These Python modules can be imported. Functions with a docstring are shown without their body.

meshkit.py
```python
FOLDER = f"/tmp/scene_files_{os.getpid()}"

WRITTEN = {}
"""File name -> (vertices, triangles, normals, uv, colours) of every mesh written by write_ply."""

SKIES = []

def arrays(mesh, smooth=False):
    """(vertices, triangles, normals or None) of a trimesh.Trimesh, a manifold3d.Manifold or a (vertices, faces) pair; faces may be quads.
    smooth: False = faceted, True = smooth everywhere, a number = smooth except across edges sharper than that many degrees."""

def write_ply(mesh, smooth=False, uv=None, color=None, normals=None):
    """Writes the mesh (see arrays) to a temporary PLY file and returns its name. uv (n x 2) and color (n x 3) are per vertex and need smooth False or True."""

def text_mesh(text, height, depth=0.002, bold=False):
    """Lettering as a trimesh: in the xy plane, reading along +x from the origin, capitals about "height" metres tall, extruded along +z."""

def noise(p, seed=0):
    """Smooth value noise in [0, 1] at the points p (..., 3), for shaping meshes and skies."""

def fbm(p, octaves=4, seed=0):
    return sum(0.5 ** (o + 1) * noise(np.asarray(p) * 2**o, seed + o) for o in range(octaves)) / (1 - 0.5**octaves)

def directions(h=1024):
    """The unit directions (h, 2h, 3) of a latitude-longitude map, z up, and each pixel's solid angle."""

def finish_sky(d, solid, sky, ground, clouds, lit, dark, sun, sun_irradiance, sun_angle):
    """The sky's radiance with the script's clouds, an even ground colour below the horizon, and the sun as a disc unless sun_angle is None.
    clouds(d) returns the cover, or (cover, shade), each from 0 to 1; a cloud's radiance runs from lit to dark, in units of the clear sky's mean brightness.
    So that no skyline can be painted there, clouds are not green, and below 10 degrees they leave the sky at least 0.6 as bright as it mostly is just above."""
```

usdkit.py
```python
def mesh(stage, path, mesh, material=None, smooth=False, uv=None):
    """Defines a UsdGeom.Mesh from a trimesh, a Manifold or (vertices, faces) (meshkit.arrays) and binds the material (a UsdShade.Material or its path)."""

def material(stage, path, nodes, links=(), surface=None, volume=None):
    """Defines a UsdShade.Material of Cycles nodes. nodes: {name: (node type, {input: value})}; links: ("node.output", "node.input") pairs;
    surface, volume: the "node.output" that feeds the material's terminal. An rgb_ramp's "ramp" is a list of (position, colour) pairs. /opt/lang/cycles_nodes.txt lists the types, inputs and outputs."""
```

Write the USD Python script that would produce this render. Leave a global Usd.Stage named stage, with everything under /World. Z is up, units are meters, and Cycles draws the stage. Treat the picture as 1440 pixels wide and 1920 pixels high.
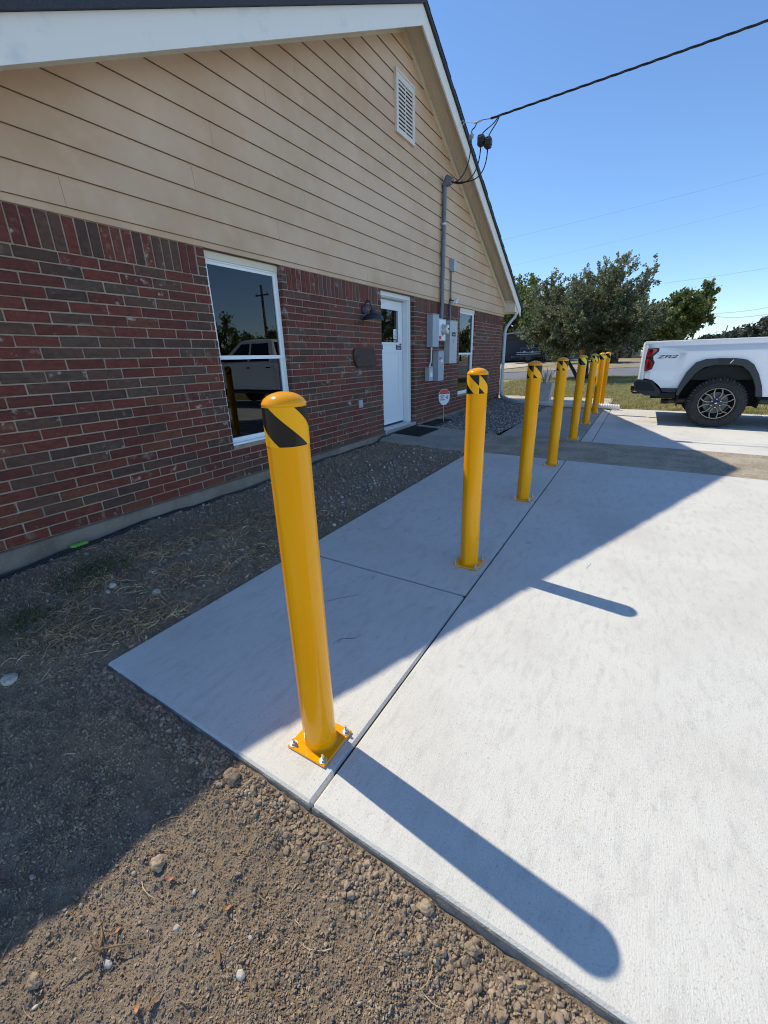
import math, random
import numpy as np, trimesh
import usdkit, meshkit
from pxr import Usd, UsdGeom, UsdLux, UsdShade, Gf, Sdf, Vt
from shapely.geometry import Polygon, Point, box as sbox
from shapely import affinity

# ------------------------------------------------------------------ camera, sky, sun, exposure
stage = Usd.Stage.CreateInMemory()
UsdGeom.SetStageUpAxis(stage, 'Z'); UsdGeom.SetStageMetersPerUnit(stage, 1.0)
UsdGeom.Xform.Define(stage, '/World'); UsdGeom.Scope.Define(stage, '/World/Looks')
EYE = np.array([0.4725, 0.0, 1.289])
RIGHT = np.array([0.85896, 0.51127, -0.02824]); UP = np.array([-0.1541, 0.31113, 0.93779]); FWD = np.array([-0.48825, 0.80117, -0.34603])
RIGHT /= np.linalg.norm(RIGHT); FWD -= RIGHT * (FWD @ RIGHT); FWD /= np.linalg.norm(FWD); UP = np.cross(RIGHT, FWD)
cam = UsdGeom.Camera.Define(stage, '/World/camera')
m4 = np.eye(4); m4[0, :3], m4[1, :3], m4[2, :3], m4[3, :3] = RIGHT, UP, -FWD, EYE
cam.AddTransformOp().Set(Gf.Matrix4d(*m4.ravel().tolist()))
cam.CreateHorizontalApertureAttr(36.0); cam.CreateVerticalApertureAttr(48.0); cam.CreateFocalLengthAttr(36.0 * 779.02 / 1440)
cam.CreateClippingRangeAttr(Gf.Vec2f(0.05, 5000)); cam.CreateExposureAttr(EXPOSURE := 0.40)
TO_SUN = np.array([-0.906, 0.118, 1.2]); TO_SUN /= np.linalg.norm(TO_SUN)
SUN_EL, SUN_ROT = math.asin(TO_SUN[2]), math.atan2(TO_SUN[0], TO_SUN[1])
dome = UsdLux.DomeLight.Define(stage, '/World/sky')
skym = usdkit.material(stage, '/World/Looks/sky', {
    'sky': ('sky_texture', {'sky_type': 'single_scattering', 'sun_disc': False, 'sun_elevation': SUN_EL, 'sun_rotation': SUN_ROT, 'air_density': 1.0, 'aerosol_density': 0.0, 'ozone_density': 5.0}),
    'wb': ('mix_color', {'blend_type': 'multiply', 'fac': 1.0, 'b': (.90, 1.0, 1.08), 'use_clamp': False, 'use_clamp_result': False}),
    'bg': ('background_shader', {'strength': 0.132})}, [('sky.color', 'wb.a'), ('wb.result', 'bg.color')], surface='bg.background')
UsdShade.MaterialBindingAPI.Apply(dome.GetPrim()).Bind(skym)
dome.GetPrim().SetCustomDataByKey('kind', 'structure')
sun = UsdLux.DistantLight.Define(stage, '/World/sun')
sun.CreateNormalizeAttr(True); sun.CreateIntensityAttr(0.90); sun.CreateAngleAttr(0.53); sun.CreateColorAttr(Gf.Vec3f(1.0, 0.92, 0.76))
zax = TO_SUN; xax = np.cross([0, 0, 1.0], zax); xax /= np.linalg.norm(xax); yax = np.cross(zax, xax)
m4 = np.eye(4); m4[0, :3], m4[1, :3], m4[2, :3] = xax, yax, zax
sun.AddTransformOp().Set(Gf.Matrix4d(*m4.ravel().tolist()))

# ------------------------------------------------------------------ helpers: names, things, parts
used = set()
def numbered(base):
    if base not in used:
        used.add(base); return base
    k = 1
    while f'{base}_{k:03d}' in used: k += 1
    used.add(f'{base}_{k:03d}'); return f'{base}_{k:03d}'
LOC = {}
def thing(name, label=None, cat=None, loc=(0, 0, 0), group=None, kind=None):
    path = numbered('/World/' + name)
    x = UsdGeom.Xform.Define(stage, path); x.AddTranslateOp().Set(Gf.Vec3d(*map(float, loc)))
    LOC[path] = np.array(loc, float)
    tag(x.GetPrim(), label, cat, group, kind)
    return path
def tag(prim, label=None, cat=None, group=None, kind=None):
    for k, v in (('label', label), ('category', cat), ('group', group), ('kind', kind)):
        if v: prim.SetCustomDataByKey(k, v)
TRNG = np.random.default_rng(99)
def obj(name, mesh, mat, parent=None, smooth=False, label=None, cat=None, group=None, kind=None, local=False, piece=0):
    """One Mesh prim. Meshes are given in world coordinates unless local."""
    base = parent or '/World'
    path = numbered(f'{base}/{name}')
    v, f, n = meshkit.arrays(mesh, smooth)
    off = LOC.get(base, np.zeros(3))
    LOC[path] = off
    if not local: v = v - off
    m = UsdGeom.Mesh.Define(stage, path)
    m.CreatePointsAttr(Vt.Vec3fArray.FromNumpy(np.ascontiguousarray(v, np.float32)))
    m.CreateFaceVertexCountsAttr(Vt.IntArray.FromNumpy(np.full(len(f), 3, np.int32)))
    m.CreateFaceVertexIndicesAttr(Vt.IntArray.FromNumpy(np.ascontiguousarray(f, np.int32).ravel()))
    m.CreateSubdivisionSchemeAttr('none')
    if n is not None:
        m.CreateNormalsAttr(Vt.Vec3fArray.FromNumpy(np.ascontiguousarray(n, np.float32))); m.SetNormalsInterpolation('vertex')
    UsdShade.MaterialBindingAPI.Apply(m.GetPrim()).Bind(MATS[mat])
    if piece:                                            # one random tone for every run of that many vertices (a leaf, a brick, a stem)
        tn = np.repeat(TRNG.uniform(0, 1, len(v) // piece + 1), piece)[:len(v)].astype(np.float32)
        UsdGeom.PrimvarsAPI(m).CreatePrimvar('tone', Sdf.ValueTypeNames.FloatArray, 'vertex').Set(Vt.FloatArray.FromNumpy(tn))
    tag(m.GetPrim(), label, cat, group, kind)
    return path
def instancer(name, protos, mats, pos, quats, scales, idx, label=None, kind='stuff', parent=None):
    path = numbered(f'{parent or "/World"}/{name}')
    pi = UsdGeom.PointInstancer.Define(stage, path)
    rel = pi.CreatePrototypesRel()
    for k, (mesh, mt) in enumerate(zip(protos, mats)):
        pp = f'{path}/piece_{k:03d}' if k else f'{path}/piece'
        v, f, n = meshkit.arrays(mesh, 40)
        m = UsdGeom.Mesh.Define(stage, pp)
        m.CreatePointsAttr(Vt.Vec3fArray.FromNumpy(v.astype(np.float32)))
        m.CreateFaceVertexCountsAttr(Vt.IntArray.FromNumpy(np.full(len(f), 3, np.int32)))
        m.CreateFaceVertexIndicesAttr(Vt.IntArray.FromNumpy(f.astype(np.int32).ravel()))
        m.CreateSubdivisionSchemeAttr('none')
        m.CreateNormalsAttr(Vt.Vec3fArray.FromNumpy(n.astype(np.float32))); m.SetNormalsInterpolation('vertex')
        UsdShade.MaterialBindingAPI.Apply(m.GetPrim()).Bind(MATS[mt])
        rel.AddTarget(pp)
    pi.CreateProtoIndicesAttr(Vt.IntArray.FromNumpy(np.asarray(idx, np.int32)))
    pi.CreatePositionsAttr(Vt.Vec3fArray.FromNumpy(np.asarray(pos, np.float32)))
    q = np.asarray(quats, float)
    pi.CreateOrientationsAttr(Vt.QuathArray([Gf.Quath(float(a[0]), float(a[1]), float(a[2]), float(a[3])) for a in q]))
    s = np.asarray(scales, np.float32)
    if s.ndim == 1: s = np.stack([s] * 3, 1)
    pi.CreateScalesAttr(Vt.Vec3fArray.FromNumpy(np.ascontiguousarray(s)))
    tag(pi.GetPrim(), label, None, None, kind)
    return path
def rquats(n, rng):
    q = rng.normal(size=(n, 4)); return q / np.linalg.norm(q, axis=1, keepdims=True)
def zquats(n, rng, tilt=0.0):
    a = rng.uniform(0, 2 * np.pi, n) / 2; t = rng.normal(0, tilt, (n, 2)) / 2
    q = np.stack([np.cos(a), t[:, 0], t[:, 1], np.sin(a)], 1); return q / np.linalg.norm(q, axis=1, keepdims=True)

# ------------------------------------------------------------------ helpers: meshes
_t = trimesh.convex.convex_hull(np.array([[sx * (1 - .1 * (k != 0)), sy * (1 - .1 * (k != 1)), sz * (1 - .1 * (k != 2))] for sx in (-1, 1) for sy in (-1, 1) for sz in (-1, 1) for k in range(3)]))
_order = {}
for i, v in enumerate(_t.vertices):
    s = np.sign(v); k = int(np.argmax(np.abs(v))); _order[i] = (s, k)
_CS = np.array([_order[i][0] for i in range(len(_t.vertices))]); _CK = np.array([_order[i][1] for i in range(len(_t.vertices))]); _CF = np.array(_t.faces)
def cbox(lo, hi, c=0.004):
    """A box with chamfered edges, 44 triangles."""
    lo, hi = np.asarray(lo, float), np.asarray(hi, float); ctr, h = (lo + hi) / 2, (hi - lo) / 2
    c = min(c, h.min() * .45)
    v = _CS * h
    for k in range(3): v[_CK != k, k] -= np.sign(v[_CK != k, k]) * c
    return (v + ctr, _CF)
def bx(lo, hi):
    m = trimesh.creation.box(np.asarray(hi, float) - np.asarray(lo, float)); m.apply_translation((np.asarray(lo, float) + np.asarray(hi, float)) / 2)
    return (np.array(m.vertices), np.array(m.faces))
def join(ms):
    vs, fs, n = [], [], 0
    for m in ms:
        if isinstance(m, trimesh.Trimesh): m = (m.vertices, m.faces)
        v, f = np.asarray(m[0], float), np.asarray(m[1], int)
        if f.shape[1] == 4: f = np.vstack([f[:, [0, 1, 2]], f[:, [0, 2, 3]]])
        vs.append(v); fs.append(f + n); n += len(v)
    return (np.vstack(vs), np.vstack(fs))
def frame_of(t):
    t = np.asarray(t, float) / np.linalg.norm(t); a = np.cross(t, [0, 0, 1.0] if abs(t[2]) < .9 else [1.0, 0, 0]); a /= np.linalg.norm(a)
    return t, a, np.cross(t, a)
def tube(pts, r, n=10, caps=True):
    pts = np.asarray(pts, float); r = np.broadcast_to(r, (len(pts),)); T = np.gradient(pts, axis=0)
    _, a, b = frame_of(T[0]); vs = []
    for p, t, rr in zip(pts, T, r):
        t = t / np.linalg.norm(t); a = a - t * (a @ t); a /= np.linalg.norm(a); b = np.cross(t, a)
        ang = np.arange(n) * 2 * np.pi / n
        vs.append(p + rr * (np.cos(ang)[:, None] * a + np.sin(ang)[:, None] * b))
    v = np.vstack(vs); fs = []
    for i in range(len(pts) - 1):
        for j in range(n):
            k = (j + 1) % n; fs += [[i * n + j, i * n + k, (i + 1) * n + k], [i * n + j, (i + 1) * n + k, (i + 1) * n + j]]
    if caps:
        v = np.vstack([v, pts[0], pts[-1]]); c0, c1 = len(v) - 2, len(v) - 1; e = (len(pts) - 1) * n
        for j in range(n):
            k = (j + 1) % n; fs += [[c0, k, j], [c1, e + j, e + k]]
    return (v, np.array(fs))
def cyl(p0, p1, r0, r1=None, n=16): return tube([p0, p1], [r0, r0 if r1 is None else r1], n)
def lathe(prof, n=32, o=(0, 0, 0), axis=(0, 0, 1)):
    """prof: (radius, height) pairs; closed where the radius is 0."""
    t, a, b = frame_of(axis); prof = np.asarray(prof, float); ang = np.arange(n) * 2 * np.pi / n
    ring = np.cos(ang)[:, None] * a + np.sin(ang)[:, None] * b
    v = np.vstack([np.asarray(o) + t * h + ring * r for r, h in prof]); fs = []
    for i in range(len(prof) - 1):
        for j in range(n):
            k = (j + 1) % n; q = [i * n + j, i * n + k, (i + 1) * n + k, (i + 1) * n + j]
            if prof[i][0] > 1e-9: fs.append([q[0], q[1], q[2]])
            if prof[i + 1][0] > 1e-9: fs.append([q[0], q[2], q[3]])
    m = trimesh.Trimesh(v, fs, process=True); m.fix_normals(); return (np.array(m.vertices), np.array(m.faces))
def prism(poly, d0, d1, to):
    """Extrudes a 2D polygon between depths d0 and d1; to(u, v, d) gives world points."""
    p = poly if isinstance(poly, Polygon) else Polygon(poly)
    m = trimesh.creation.extrude_polygon(p, 1.0, engine='earcut'); v = np.array(m.vertices); d = d0 + (d1 - d0) * v[:, 2]
    w = np.stack(to(v[:, 0], v[:, 1], d), 1); mm = trimesh.Trimesh(w, m.faces, process=True); mm.fix_normals()
    return (np.array(mm.vertices), np.array(mm.faces))
onwall = lambda u, v, d: (d, u, v)          # u = y, v = z, depth = x
onside = lambda u, v, d: (u, d, v)          # u = x, v = z, depth = y
onplan = lambda u, v, d: (u, v, d)
def quad(a, b, c, d, nu, nv, zf=None):
    a, b, c, d = (np.asarray(q, float)[:2] for q in (a, b, c, d)); s, t = np.meshgrid(np.linspace(0, 1, nu + 1), np.linspace(0, 1, nv + 1), indexing='ij')
    s, t = s[..., None], t[..., None]; P = (1 - s) * (1 - t) * a + s * (1 - t) * b + s * t * c + (1 - s) * t * d; P = P.reshape(-1, 2)
    i, j = np.meshgrid(np.arange(nu), np.arange(nv), indexing='ij'); q = np.stack([i * (nv + 1) + j, (i + 1) * (nv + 1) + j, (i + 1) * (nv + 1) + j + 1, i * (nv + 1) + j + 1], -1).reshape(-1, 4)
    return (np.column_stack([P, zf(P[:, 0], P[:, 1])]), np.vstack([q[:, [0, 1, 2]], q[:, [0, 2, 3]]]))
def blob(seed, sub=2, rough=.35, flat=.8):
    m = trimesh.creation.icosphere(sub); v = np.array(m.vertices)
    v *= (1 - rough / 2 + rough * meshkit.fbm(v * 1.6 + seed * 7.3, 3, seed))[:, None]
    v *= [1, .6 + .4 * ((seed * 37) % 10) / 10, flat]
    return (v, np.array(m.faces))
def text_on(txt, h, u, v, d, to, bold=True, depth=.0015, sign=1, squeeze=1.0, slant=0.0):
    m = meshkit.text_mesh(txt, h, depth, bold); w = np.array(m.vertices); w[:, 0] -= (w[:, 0].max() + w[:, 0].min()) / 2; w[:, 1] -= h / 2
    w[:, 0] = w[:, 0] * squeeze + slant * w[:, 1]
    return (np.stack(to(u + w[:, 0], v + w[:, 1], d + sign * w[:, 2]), 1), np.array(m.faces))

# ------------------------------------------------------------------ materials
MATS = {}
def M(name, col, rough=.6, layers=(), bumps=(), metal=0.0, spec=.5, coat=0.0, coat_rough=.05, island=None, rnd=None, translucent=None, extra=None):
    """layers: (colour, scale, low, high[, stretch[, amount]]) noise masks; bumps: (scale, strength, distance[, stretch]); island/rnd: ramp of colours by piece."""
    nodes = {'geo': ('geometry', {}), 'p': ('principled_bsdf', {'roughness': rough, 'metallic': metal, 'specular_ior_level': spec, 'coat_weight': coat, 'coat_roughness': coat_rough, 'base_color': col})}
    links = []; cur = None
    if island or rnd:
        nodes['ir'] = ('rgb_ramp', {'ramp': island or rnd, 'interpolate': True})
        if rnd: nodes['oi'] = ('object_info', {}); links.append(('oi.random', 'ir.fac'))
        else: nodes['at'] = ('attribute', {'attribute': 'tone'}); links.append(('at.fac', 'ir.fac'))
        cur = 'ir.color'
    for k, L in enumerate(layers):
        c, sc, lo, hi = L[:4]; st = L[4] if len(L) > 4 and L[4] else None; amt = L[5] if len(L) > 5 else 1.0
        nodes[f'n{k}'] = ('noise_texture', {'scale': sc, 'detail': 6.0, 'roughness': .6}); src = 'geo.position'
        if st: nodes[f'm{k}'] = ('mapping', {'scale': st}); links.append(('geo.position', f'm{k}.vector')); src = f'm{k}.vector'
        links.append((src, f'n{k}.vector'))
        nodes[f'r{k}'] = ('rgb_ramp', {'ramp': [(lo, (0, 0, 0)), (hi, (amt, amt, amt))]}); links.append((f'n{k}.fac', f'r{k}.fac'))
        nodes[f'x{k}'] = ('mix_color', {'a': col, 'b': c}); links.append((f'r{k}.color', f'x{k}.fac'))
        if cur: links.append((cur, f'x{k}.a'))
        cur = f'x{k}.result'
    if cur: links.append((cur, 'p.base_color'))
    prev = None
    for k, b in enumerate(bumps):
        sc, strg, dist = b[:3]; st = b[3] if len(b) > 3 else None
        nodes[f'bn{k}'] = ('noise_texture', {'scale': sc, 'detail': 4.0, 'roughness': .6}); src = 'geo.position'
        if st: nodes[f'bm{k}'] = ('mapping', {'scale': st}); links.append(('geo.position', f'bm{k}.vector')); src = f'bm{k}.vector'
        links.append((src, f'bn{k}.vector'))
        nodes[f'b{k}'] = ('bump', {'strength': strg, 'distance': dist}); links.append((f'bn{k}.fac', f'b{k}.height'))
        if prev: links.append((prev, f'b{k}.normal'))
        prev = f'b{k}.normal'
    if prev: links.append((prev, 'p.normal'))
    surf = 'p.BSDF'
    if translucent:
        nodes['tr'] = ('translucent_bsdf', {'color': translucent}); nodes['ms'] = ('mix_closure', {'fac': .3})
        links += [('p.BSDF', 'ms.closure1'), ('tr.BSDF', 'ms.closure2')]; surf = 'ms.closure'
        if cur: links.append((cur, 'tr.color'))
    MATS[name] = usdkit.material(stage, f'/World/Looks/{name}', nodes, links, surface=surf)

M('concrete_new', (.64, .62, .56), .85, [((.57, .55, .495), 1.6, .42, .66), ((.64, .63, .585), .6, .45, .7), ((.47, .44, .385), 5, .60, .78, None, .6), ((.49, .46, .40), .42, .54, .66, None, .55), ((.47, .455, .42), 18, .50, .70, (1.6, .45, 1), .6), ((.50, .48, .44), 1.0, .50, .68, (240, 14, 1), .28), ((.34, .32, .28), 11, .64, .74, None, .55), ((.34, .335, .315), 170, .56, .70, None, .8), ((.70, .69, .66), 210, .56, .68, None, .7)],
  [(1.0, .24, .005, (280, 12, 1)), (260, .6, .0035), (4, .15, .02)])
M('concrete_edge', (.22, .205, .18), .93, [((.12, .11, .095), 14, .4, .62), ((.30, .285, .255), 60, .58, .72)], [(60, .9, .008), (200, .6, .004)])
M('concrete_pad', (.62, .60, .55), .85, [((.52, .50, .46), .9, .42, .65), ((.42, .39, .34), 3, .60, .74, None, .6), ((.48, .46, .42), 9, .55, .75, (1, .4, 1), .5)], [(1.0, .3, .004, (230, 5, 1)), (120, .2, .003)])
M('concrete_walk', (.335, .31, .27), .88, [((.24, .22, .19), 2.0, .42, .68), ((.40, .375, .33), 9, .5, .75), ((.17, .155, .13), 60, .66, .78)], [(160, .35, .004)])
M('concrete_old', (.40, .335, .245), .92, [((.26, .215, .155), 3.0, .38, .62), ((.52, .45, .335), 40, .5, .7), ((.13, .115, .09), 90, .6, .75)], [(70, .8, .010), (220, .5, .004)])
M('concrete_tan', (.54, .46, .35), .9, [((.36, .30, .23), 3.0, .4, .7)], [(90, .4, .005)])
M('foundation', (.22, .18, .14), .92, [((.15, .12, .092), 3.5, .4, .62), ((.10, .08, .06), 1.2, .5, .7, None, .7), ((.27, .23, .185), 40, .58, .72, None, .6)], [(60, .5, .006)])
M('asphalt', (.17, .17, .175), .9, [((.13, .13, .13), 1.5, .4, .7)], [(80, .4, .005)])
M('soil', (.39, .285, .186), .97, [((.29, .215, .147), 7, .38, .62), ((.44, .345, .25), 2.2, .45, .72), ((.51, .42, .32), 160, .60, .74, None, .7), ((.10, .072, .046), 90, .56, .72, None, .8)], [(45, .9, .02), (150, 1.0, .014), (380, 1.0, .006)])
M('soil_dark', (.12, .09, .062), .97, [((.065, .052, .04), 6, .38, .62), ((.16, .135, .11), 120, .6, .74, None, .6)], [(60, 1.0, .02), (240, .8, .008)])
M('clod', (.365, .266, .172), .97, [((.25, .185, .125), 30, .4, .6), ((.45, .36, .255), 140, .55, .7)], [(160, .8, .006)], rnd=[(0, (.22, .163, .11)), (.35, (.33, .247, .168)), (.75, (.395, .298, .205)), (1, (.47, .37, .265))])
M('pebble', (.35, .32, .28), .8, [], [(200, .3, .002)], rnd=[(0, (.22, .175, .13)), (.6, (.31, .26, .205)), (.9, (.40, .35, .29)), (1, (.52, .48, .43))])
M('white_stone', (.50, .46, .40), .8, [((.34, .31, .27), 60, .45, .65)], [(120, .5, .004)])
M('gravel', (.25, .22, .19), .85, [], [(150, .4, .003)], rnd=[(0, (.10, .09, .08)), (.4, (.20, .175, .15)), (.8, (.33, .30, .265)), (1, (.5, .47, .43))])
M('straw', (.46, .34, .20), .8, island=[(0, (.20, .125, .065)), (.6, (.38, .26, .14)), (1, (.62, .48, .30))])
M('weed', (.09, .12, .045), .7, island=[(0, (.04, .075, .02)), (1, (.11, .15, .05))], translucent=(.1, .14, .04))
M('leaf_orange', (.46, .22, .11), .7)
M('mortar', (.35, .258, .19), .95, [((.23, .165, .12), 3, .4, .65), ((.39, .31, .24), 40, .55, .72)], [(120, .7, .005)])
BR = {'red': (.140, .0275, .014), 'maroon': (.108, .022, .0115), 'rust': (.145, .040, .018), 'brown': (.096, .042, .024), 'grey': (.088, .048, .028), 'dusk': (.070, .031, .018)}
for nm, c in BR.items():
    dk = tuple(q * .62 for q in c); lt = tuple(min(1, q * 1.5 + .01) for q in c)
    M('brick_' + nm, c, .82, [(dk, 16, .42, .66, (1, 1, 2.2)), (lt, 30, .56, .75, None, .7), ((.40, .36, .34), 5, .655, .74, (1, 1, 3), .5)], [(70, .45, .006), (260, .3, .002)])
    M('smeared_' + nm, c, .82, [(dk, 16, .42, .66, (1, 1, 2.2)), ((.30, .215, .165), 14, .56, .70, (1, 1, .8), .45), ((.50, .42, .35), 26, .60, .72, (1, .6, .6), .75)], [(60, .6, .007), (260, .3, .002)])
st = []
for k, nm in enumerate(['red', 'brown', 'maroon', 'red', 'dusk', 'maroon', 'rust', 'maroon', 'grey', 'red']): st += [(k / 10, BR[nm]), (k / 10 + .099, BR[nm])]
M('brick_mixed', BR['red'], .82, [((.06, .03, .028), 16, .46, .7, (1, 1, 2.2), .6), ((.40, .36, .34), 5, .60, .72, (1, 1, 1.5), .6)], [(70, .45, .006)], island=st)
M('siding', (.59, .402, .262), .72, [((.53, .335, .197), 1.1, .42, .66), ((.46, .28, .15), .55, .50, .68, (1, .8, 1), .8), ((.65, .44, .285), 3, .52, .75, None, .6)], [(1.0, .12, .003, (40, 4, 90))])
M('board_edge', (.17, .125, .09), .9)  # dark brown stands for lap shadow and dirt, put into the colour
M('trim_cream', (.66, .58, .45), .6, [((.55, .475, .36), 2, .48, .75, None, .7)], [(60, .1, .002)])
M('soffit', (.58, .49, .37), .7)
M('fascia_white', (.74, .68, .60), .55, [((.52, .51, .50), 4, .58, .74, None, .6), ((.40, .39, .38), 40, .70, .78, None, .6)], [(50, .12, .002)])
M('white_paint', (.74, .74, .73), .45, [((.62, .62, .61), 3, .52, .75, None, .6)])
M('white_vinyl', (.78, .78, .77), .4)
M('vent_beige', (.66, .585, .50), .5)
M('door_paint', (.70, .715, .73), .42, [((.62, .635, .65), 2, .5, .75, None, .5)])
M('dark_gap', (.015, .015, .016), .8)
M('shingle', (.035, .037, .045), .95, [((.055, .056, .062), 60, .5, .7)], [(140, .8, .006)])
M('room', (.05, .048, .045), .9)
M('yellow', (.88, .345, .0), .14, [((.82, .29, .0), 2.5, .45, .7, None, .6), ((.55, .22, .02), 26, .70, .76, (1, 1, .25), .6), ((.80, .42, .10), 60, .70, .78, None, .5)], [(28, .05, .004)], spec=.42)
M('yellow_tape', (.92, .40, .0), .28, bumps=[(60, .12, .002)], spec=.35)
M('black_tape', (.008, .007, .006), .22, spec=.35)
M('galvanised', (.62, .63, .64), .35, [((.40, .41, .42), 90, .5, .7)], metal=.9)
M('steel', (.16, .16, .165), .5, metal=1.0)
M('box_grey', (.33, .36, .40), .5, [((.28, .31, .35), 6, .5, .75, None, .7)])
M('box_grey_light', (.42, .43, .42), .5, [((.36, .37, .36), 5, .5, .75, None, .6)])
M('conduit', (.16, .175, .19), .5, [((.11, .12, .13), 8, .5, .7)], metal=.3)
M('black_rubber', (.018, .018, .018), .7)
M('black_plastic', (.022, .022, .024), .5, [], [(300, .15, .001)])
M('wire', (.014, .014, .015), .6)
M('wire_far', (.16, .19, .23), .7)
M('lamp_metal', (.035, .040, .052), .45, metal=.4)
M('lamp_inside', (.62, .52, .36), .5)
M('wood_dark', (.042, .021, .014), .75, [((.075, .042, .028), 3, .45, .7, (1, 2, 14)), ((.03, .02, .016), 6, .55, .7, (1, 2, 30))], [(3, .5, .004, (1, 2, 30))])
M('red_label', (.55, .05, .05), .5)
M('pink_label', (.62, .20, .17), .5)
M('yellow_label', (.62, .60, .10), .5)
M('white_label', (.70, .71, .72), .5)
M('navy_label', (.02, .03, .05), .5)
M('meter_glass', (.52, .54, .48), .12, coat=.6)
M('brass', (.45, .34, .14), .35, metal=.8)
M('mat_black', (.012, .012, .013), .9, [((.03, .03, .03), 60, .5, .7)], [(220, 1.0, .006)])
M('hose', (.015, .016, .017), .6)
M('lime', (.16, .42, .06), .5)
M('pvc_white', (.66, .68, .69), .4, [((.52, .54, .55), 4, .5, .7)])
M('downspout_paint', (.46, .50, .51), .5, [((.38, .42, .43), 5, .5, .7)])
M('planter', (.48, .45, .44), .55, [((.36, .33, .32), 4, .45, .7)])
M('dry_blade', (.56, .46, .32), .8, island=[(0, (.42, .34, .22)), (1, (.70, .62, .48))])
M('truck_white', (.82, .82, .81), .28, coat=1.0, coat_rough=.03)
M('truck_black', (.016, .016, .017), .55, [((.03, .03, .03), 260, .5, .7)], [(300, .2, .001)])
M('flare_black', (.035, .036, .038), .62, [((.05, .05, .05), 260, .5, .7)], [(320, .25, .001)])
M('under_black', (.010, .010, .010), .85)
M('tail_red', (.42, .004, .008), .12, coat=.8)
M('tail_deep', (.16, .002, .004), .12, coat=.8)
M('chrome', (.75, .75, .76), .15, metal=1.0)
M('rim_face', (.30, .275, .245), .38, metal=.85)
M('rim_dark', (.016, .016, .018), .4, coat=.4)
M('tyre', (.022, .021, .020), .85, [((.045, .042, .038), 30, .5, .7)], [(200, .3, .002)])
M('rust_pipe', (.12, .085, .065), .7, metal=.3)
M('badge_dark', (.05, .06, .07), .35, metal=.5)
M('badge_red', (.16, .05, .06), .4)
M('bark', (.060, .048, .038), .95, [((.035, .028, .022), 14, .42, .62, (1, 1, .3))], [(30, .8, .02, (1, 1, .35))])
M('leaf_near', (.09, .11, .055), .5, island=[(0, (.05, .062, .028)), (.5, (.165, .18, .09)), (.85, (.29, .30, .165)), (1, (.46, .45, .29))], translucent=(.06, .09, .03))
M('leaf_far', (.05, .07, .025), .6, island=[(0, (.06, .08, .02)), (.6, (.15, .185, .045)), (1, (.28, .31, .10))], translucent=(.07, .1, .03))
M('leaf_hedge', (.045, .055, .032), .7, island=[(0, (.03, .04, .022)), (1, (.085, .095, .055))])
M('brush', (.14, .11, .08), .9, island=[(0, (.07, .055, .04)), (1, (.22, .18, .13))])
M('grass_blade', (.16, .16, .05), .75, rnd=[(0, (.20, .20, .06)), (.5, (.36, .32, .12)), (1, (.56, .47, .25))], translucent=(.2, .2, .07))
M('grass_ground', (.27, .24, .10), .95, [((.35, .285, .14), .9, .42, .64), ((.19, .19, .07), 2.5, .5, .7), ((.28, .235, .12), 30, .5, .7, None, .7)], [(40, 1.0, .03), (160, .8, .01)])
M('dry_ground', (.29, .225, .135), .95, [((.36, .285, .18), .5, .42, .62), ((.19, .175, .08), .23, .5, .64), ((.20, .15, .09), 20, .5, .72, None, .7)], [(20, .8, .04), (90, .6, .02)])
M('far_wall', (.30, .28, .25), .85)
M('stone_pale', (.42, .40, .37), .9, [((.30, .28, .26), 3, .45, .65)], [(20, .4, .01)])
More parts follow.
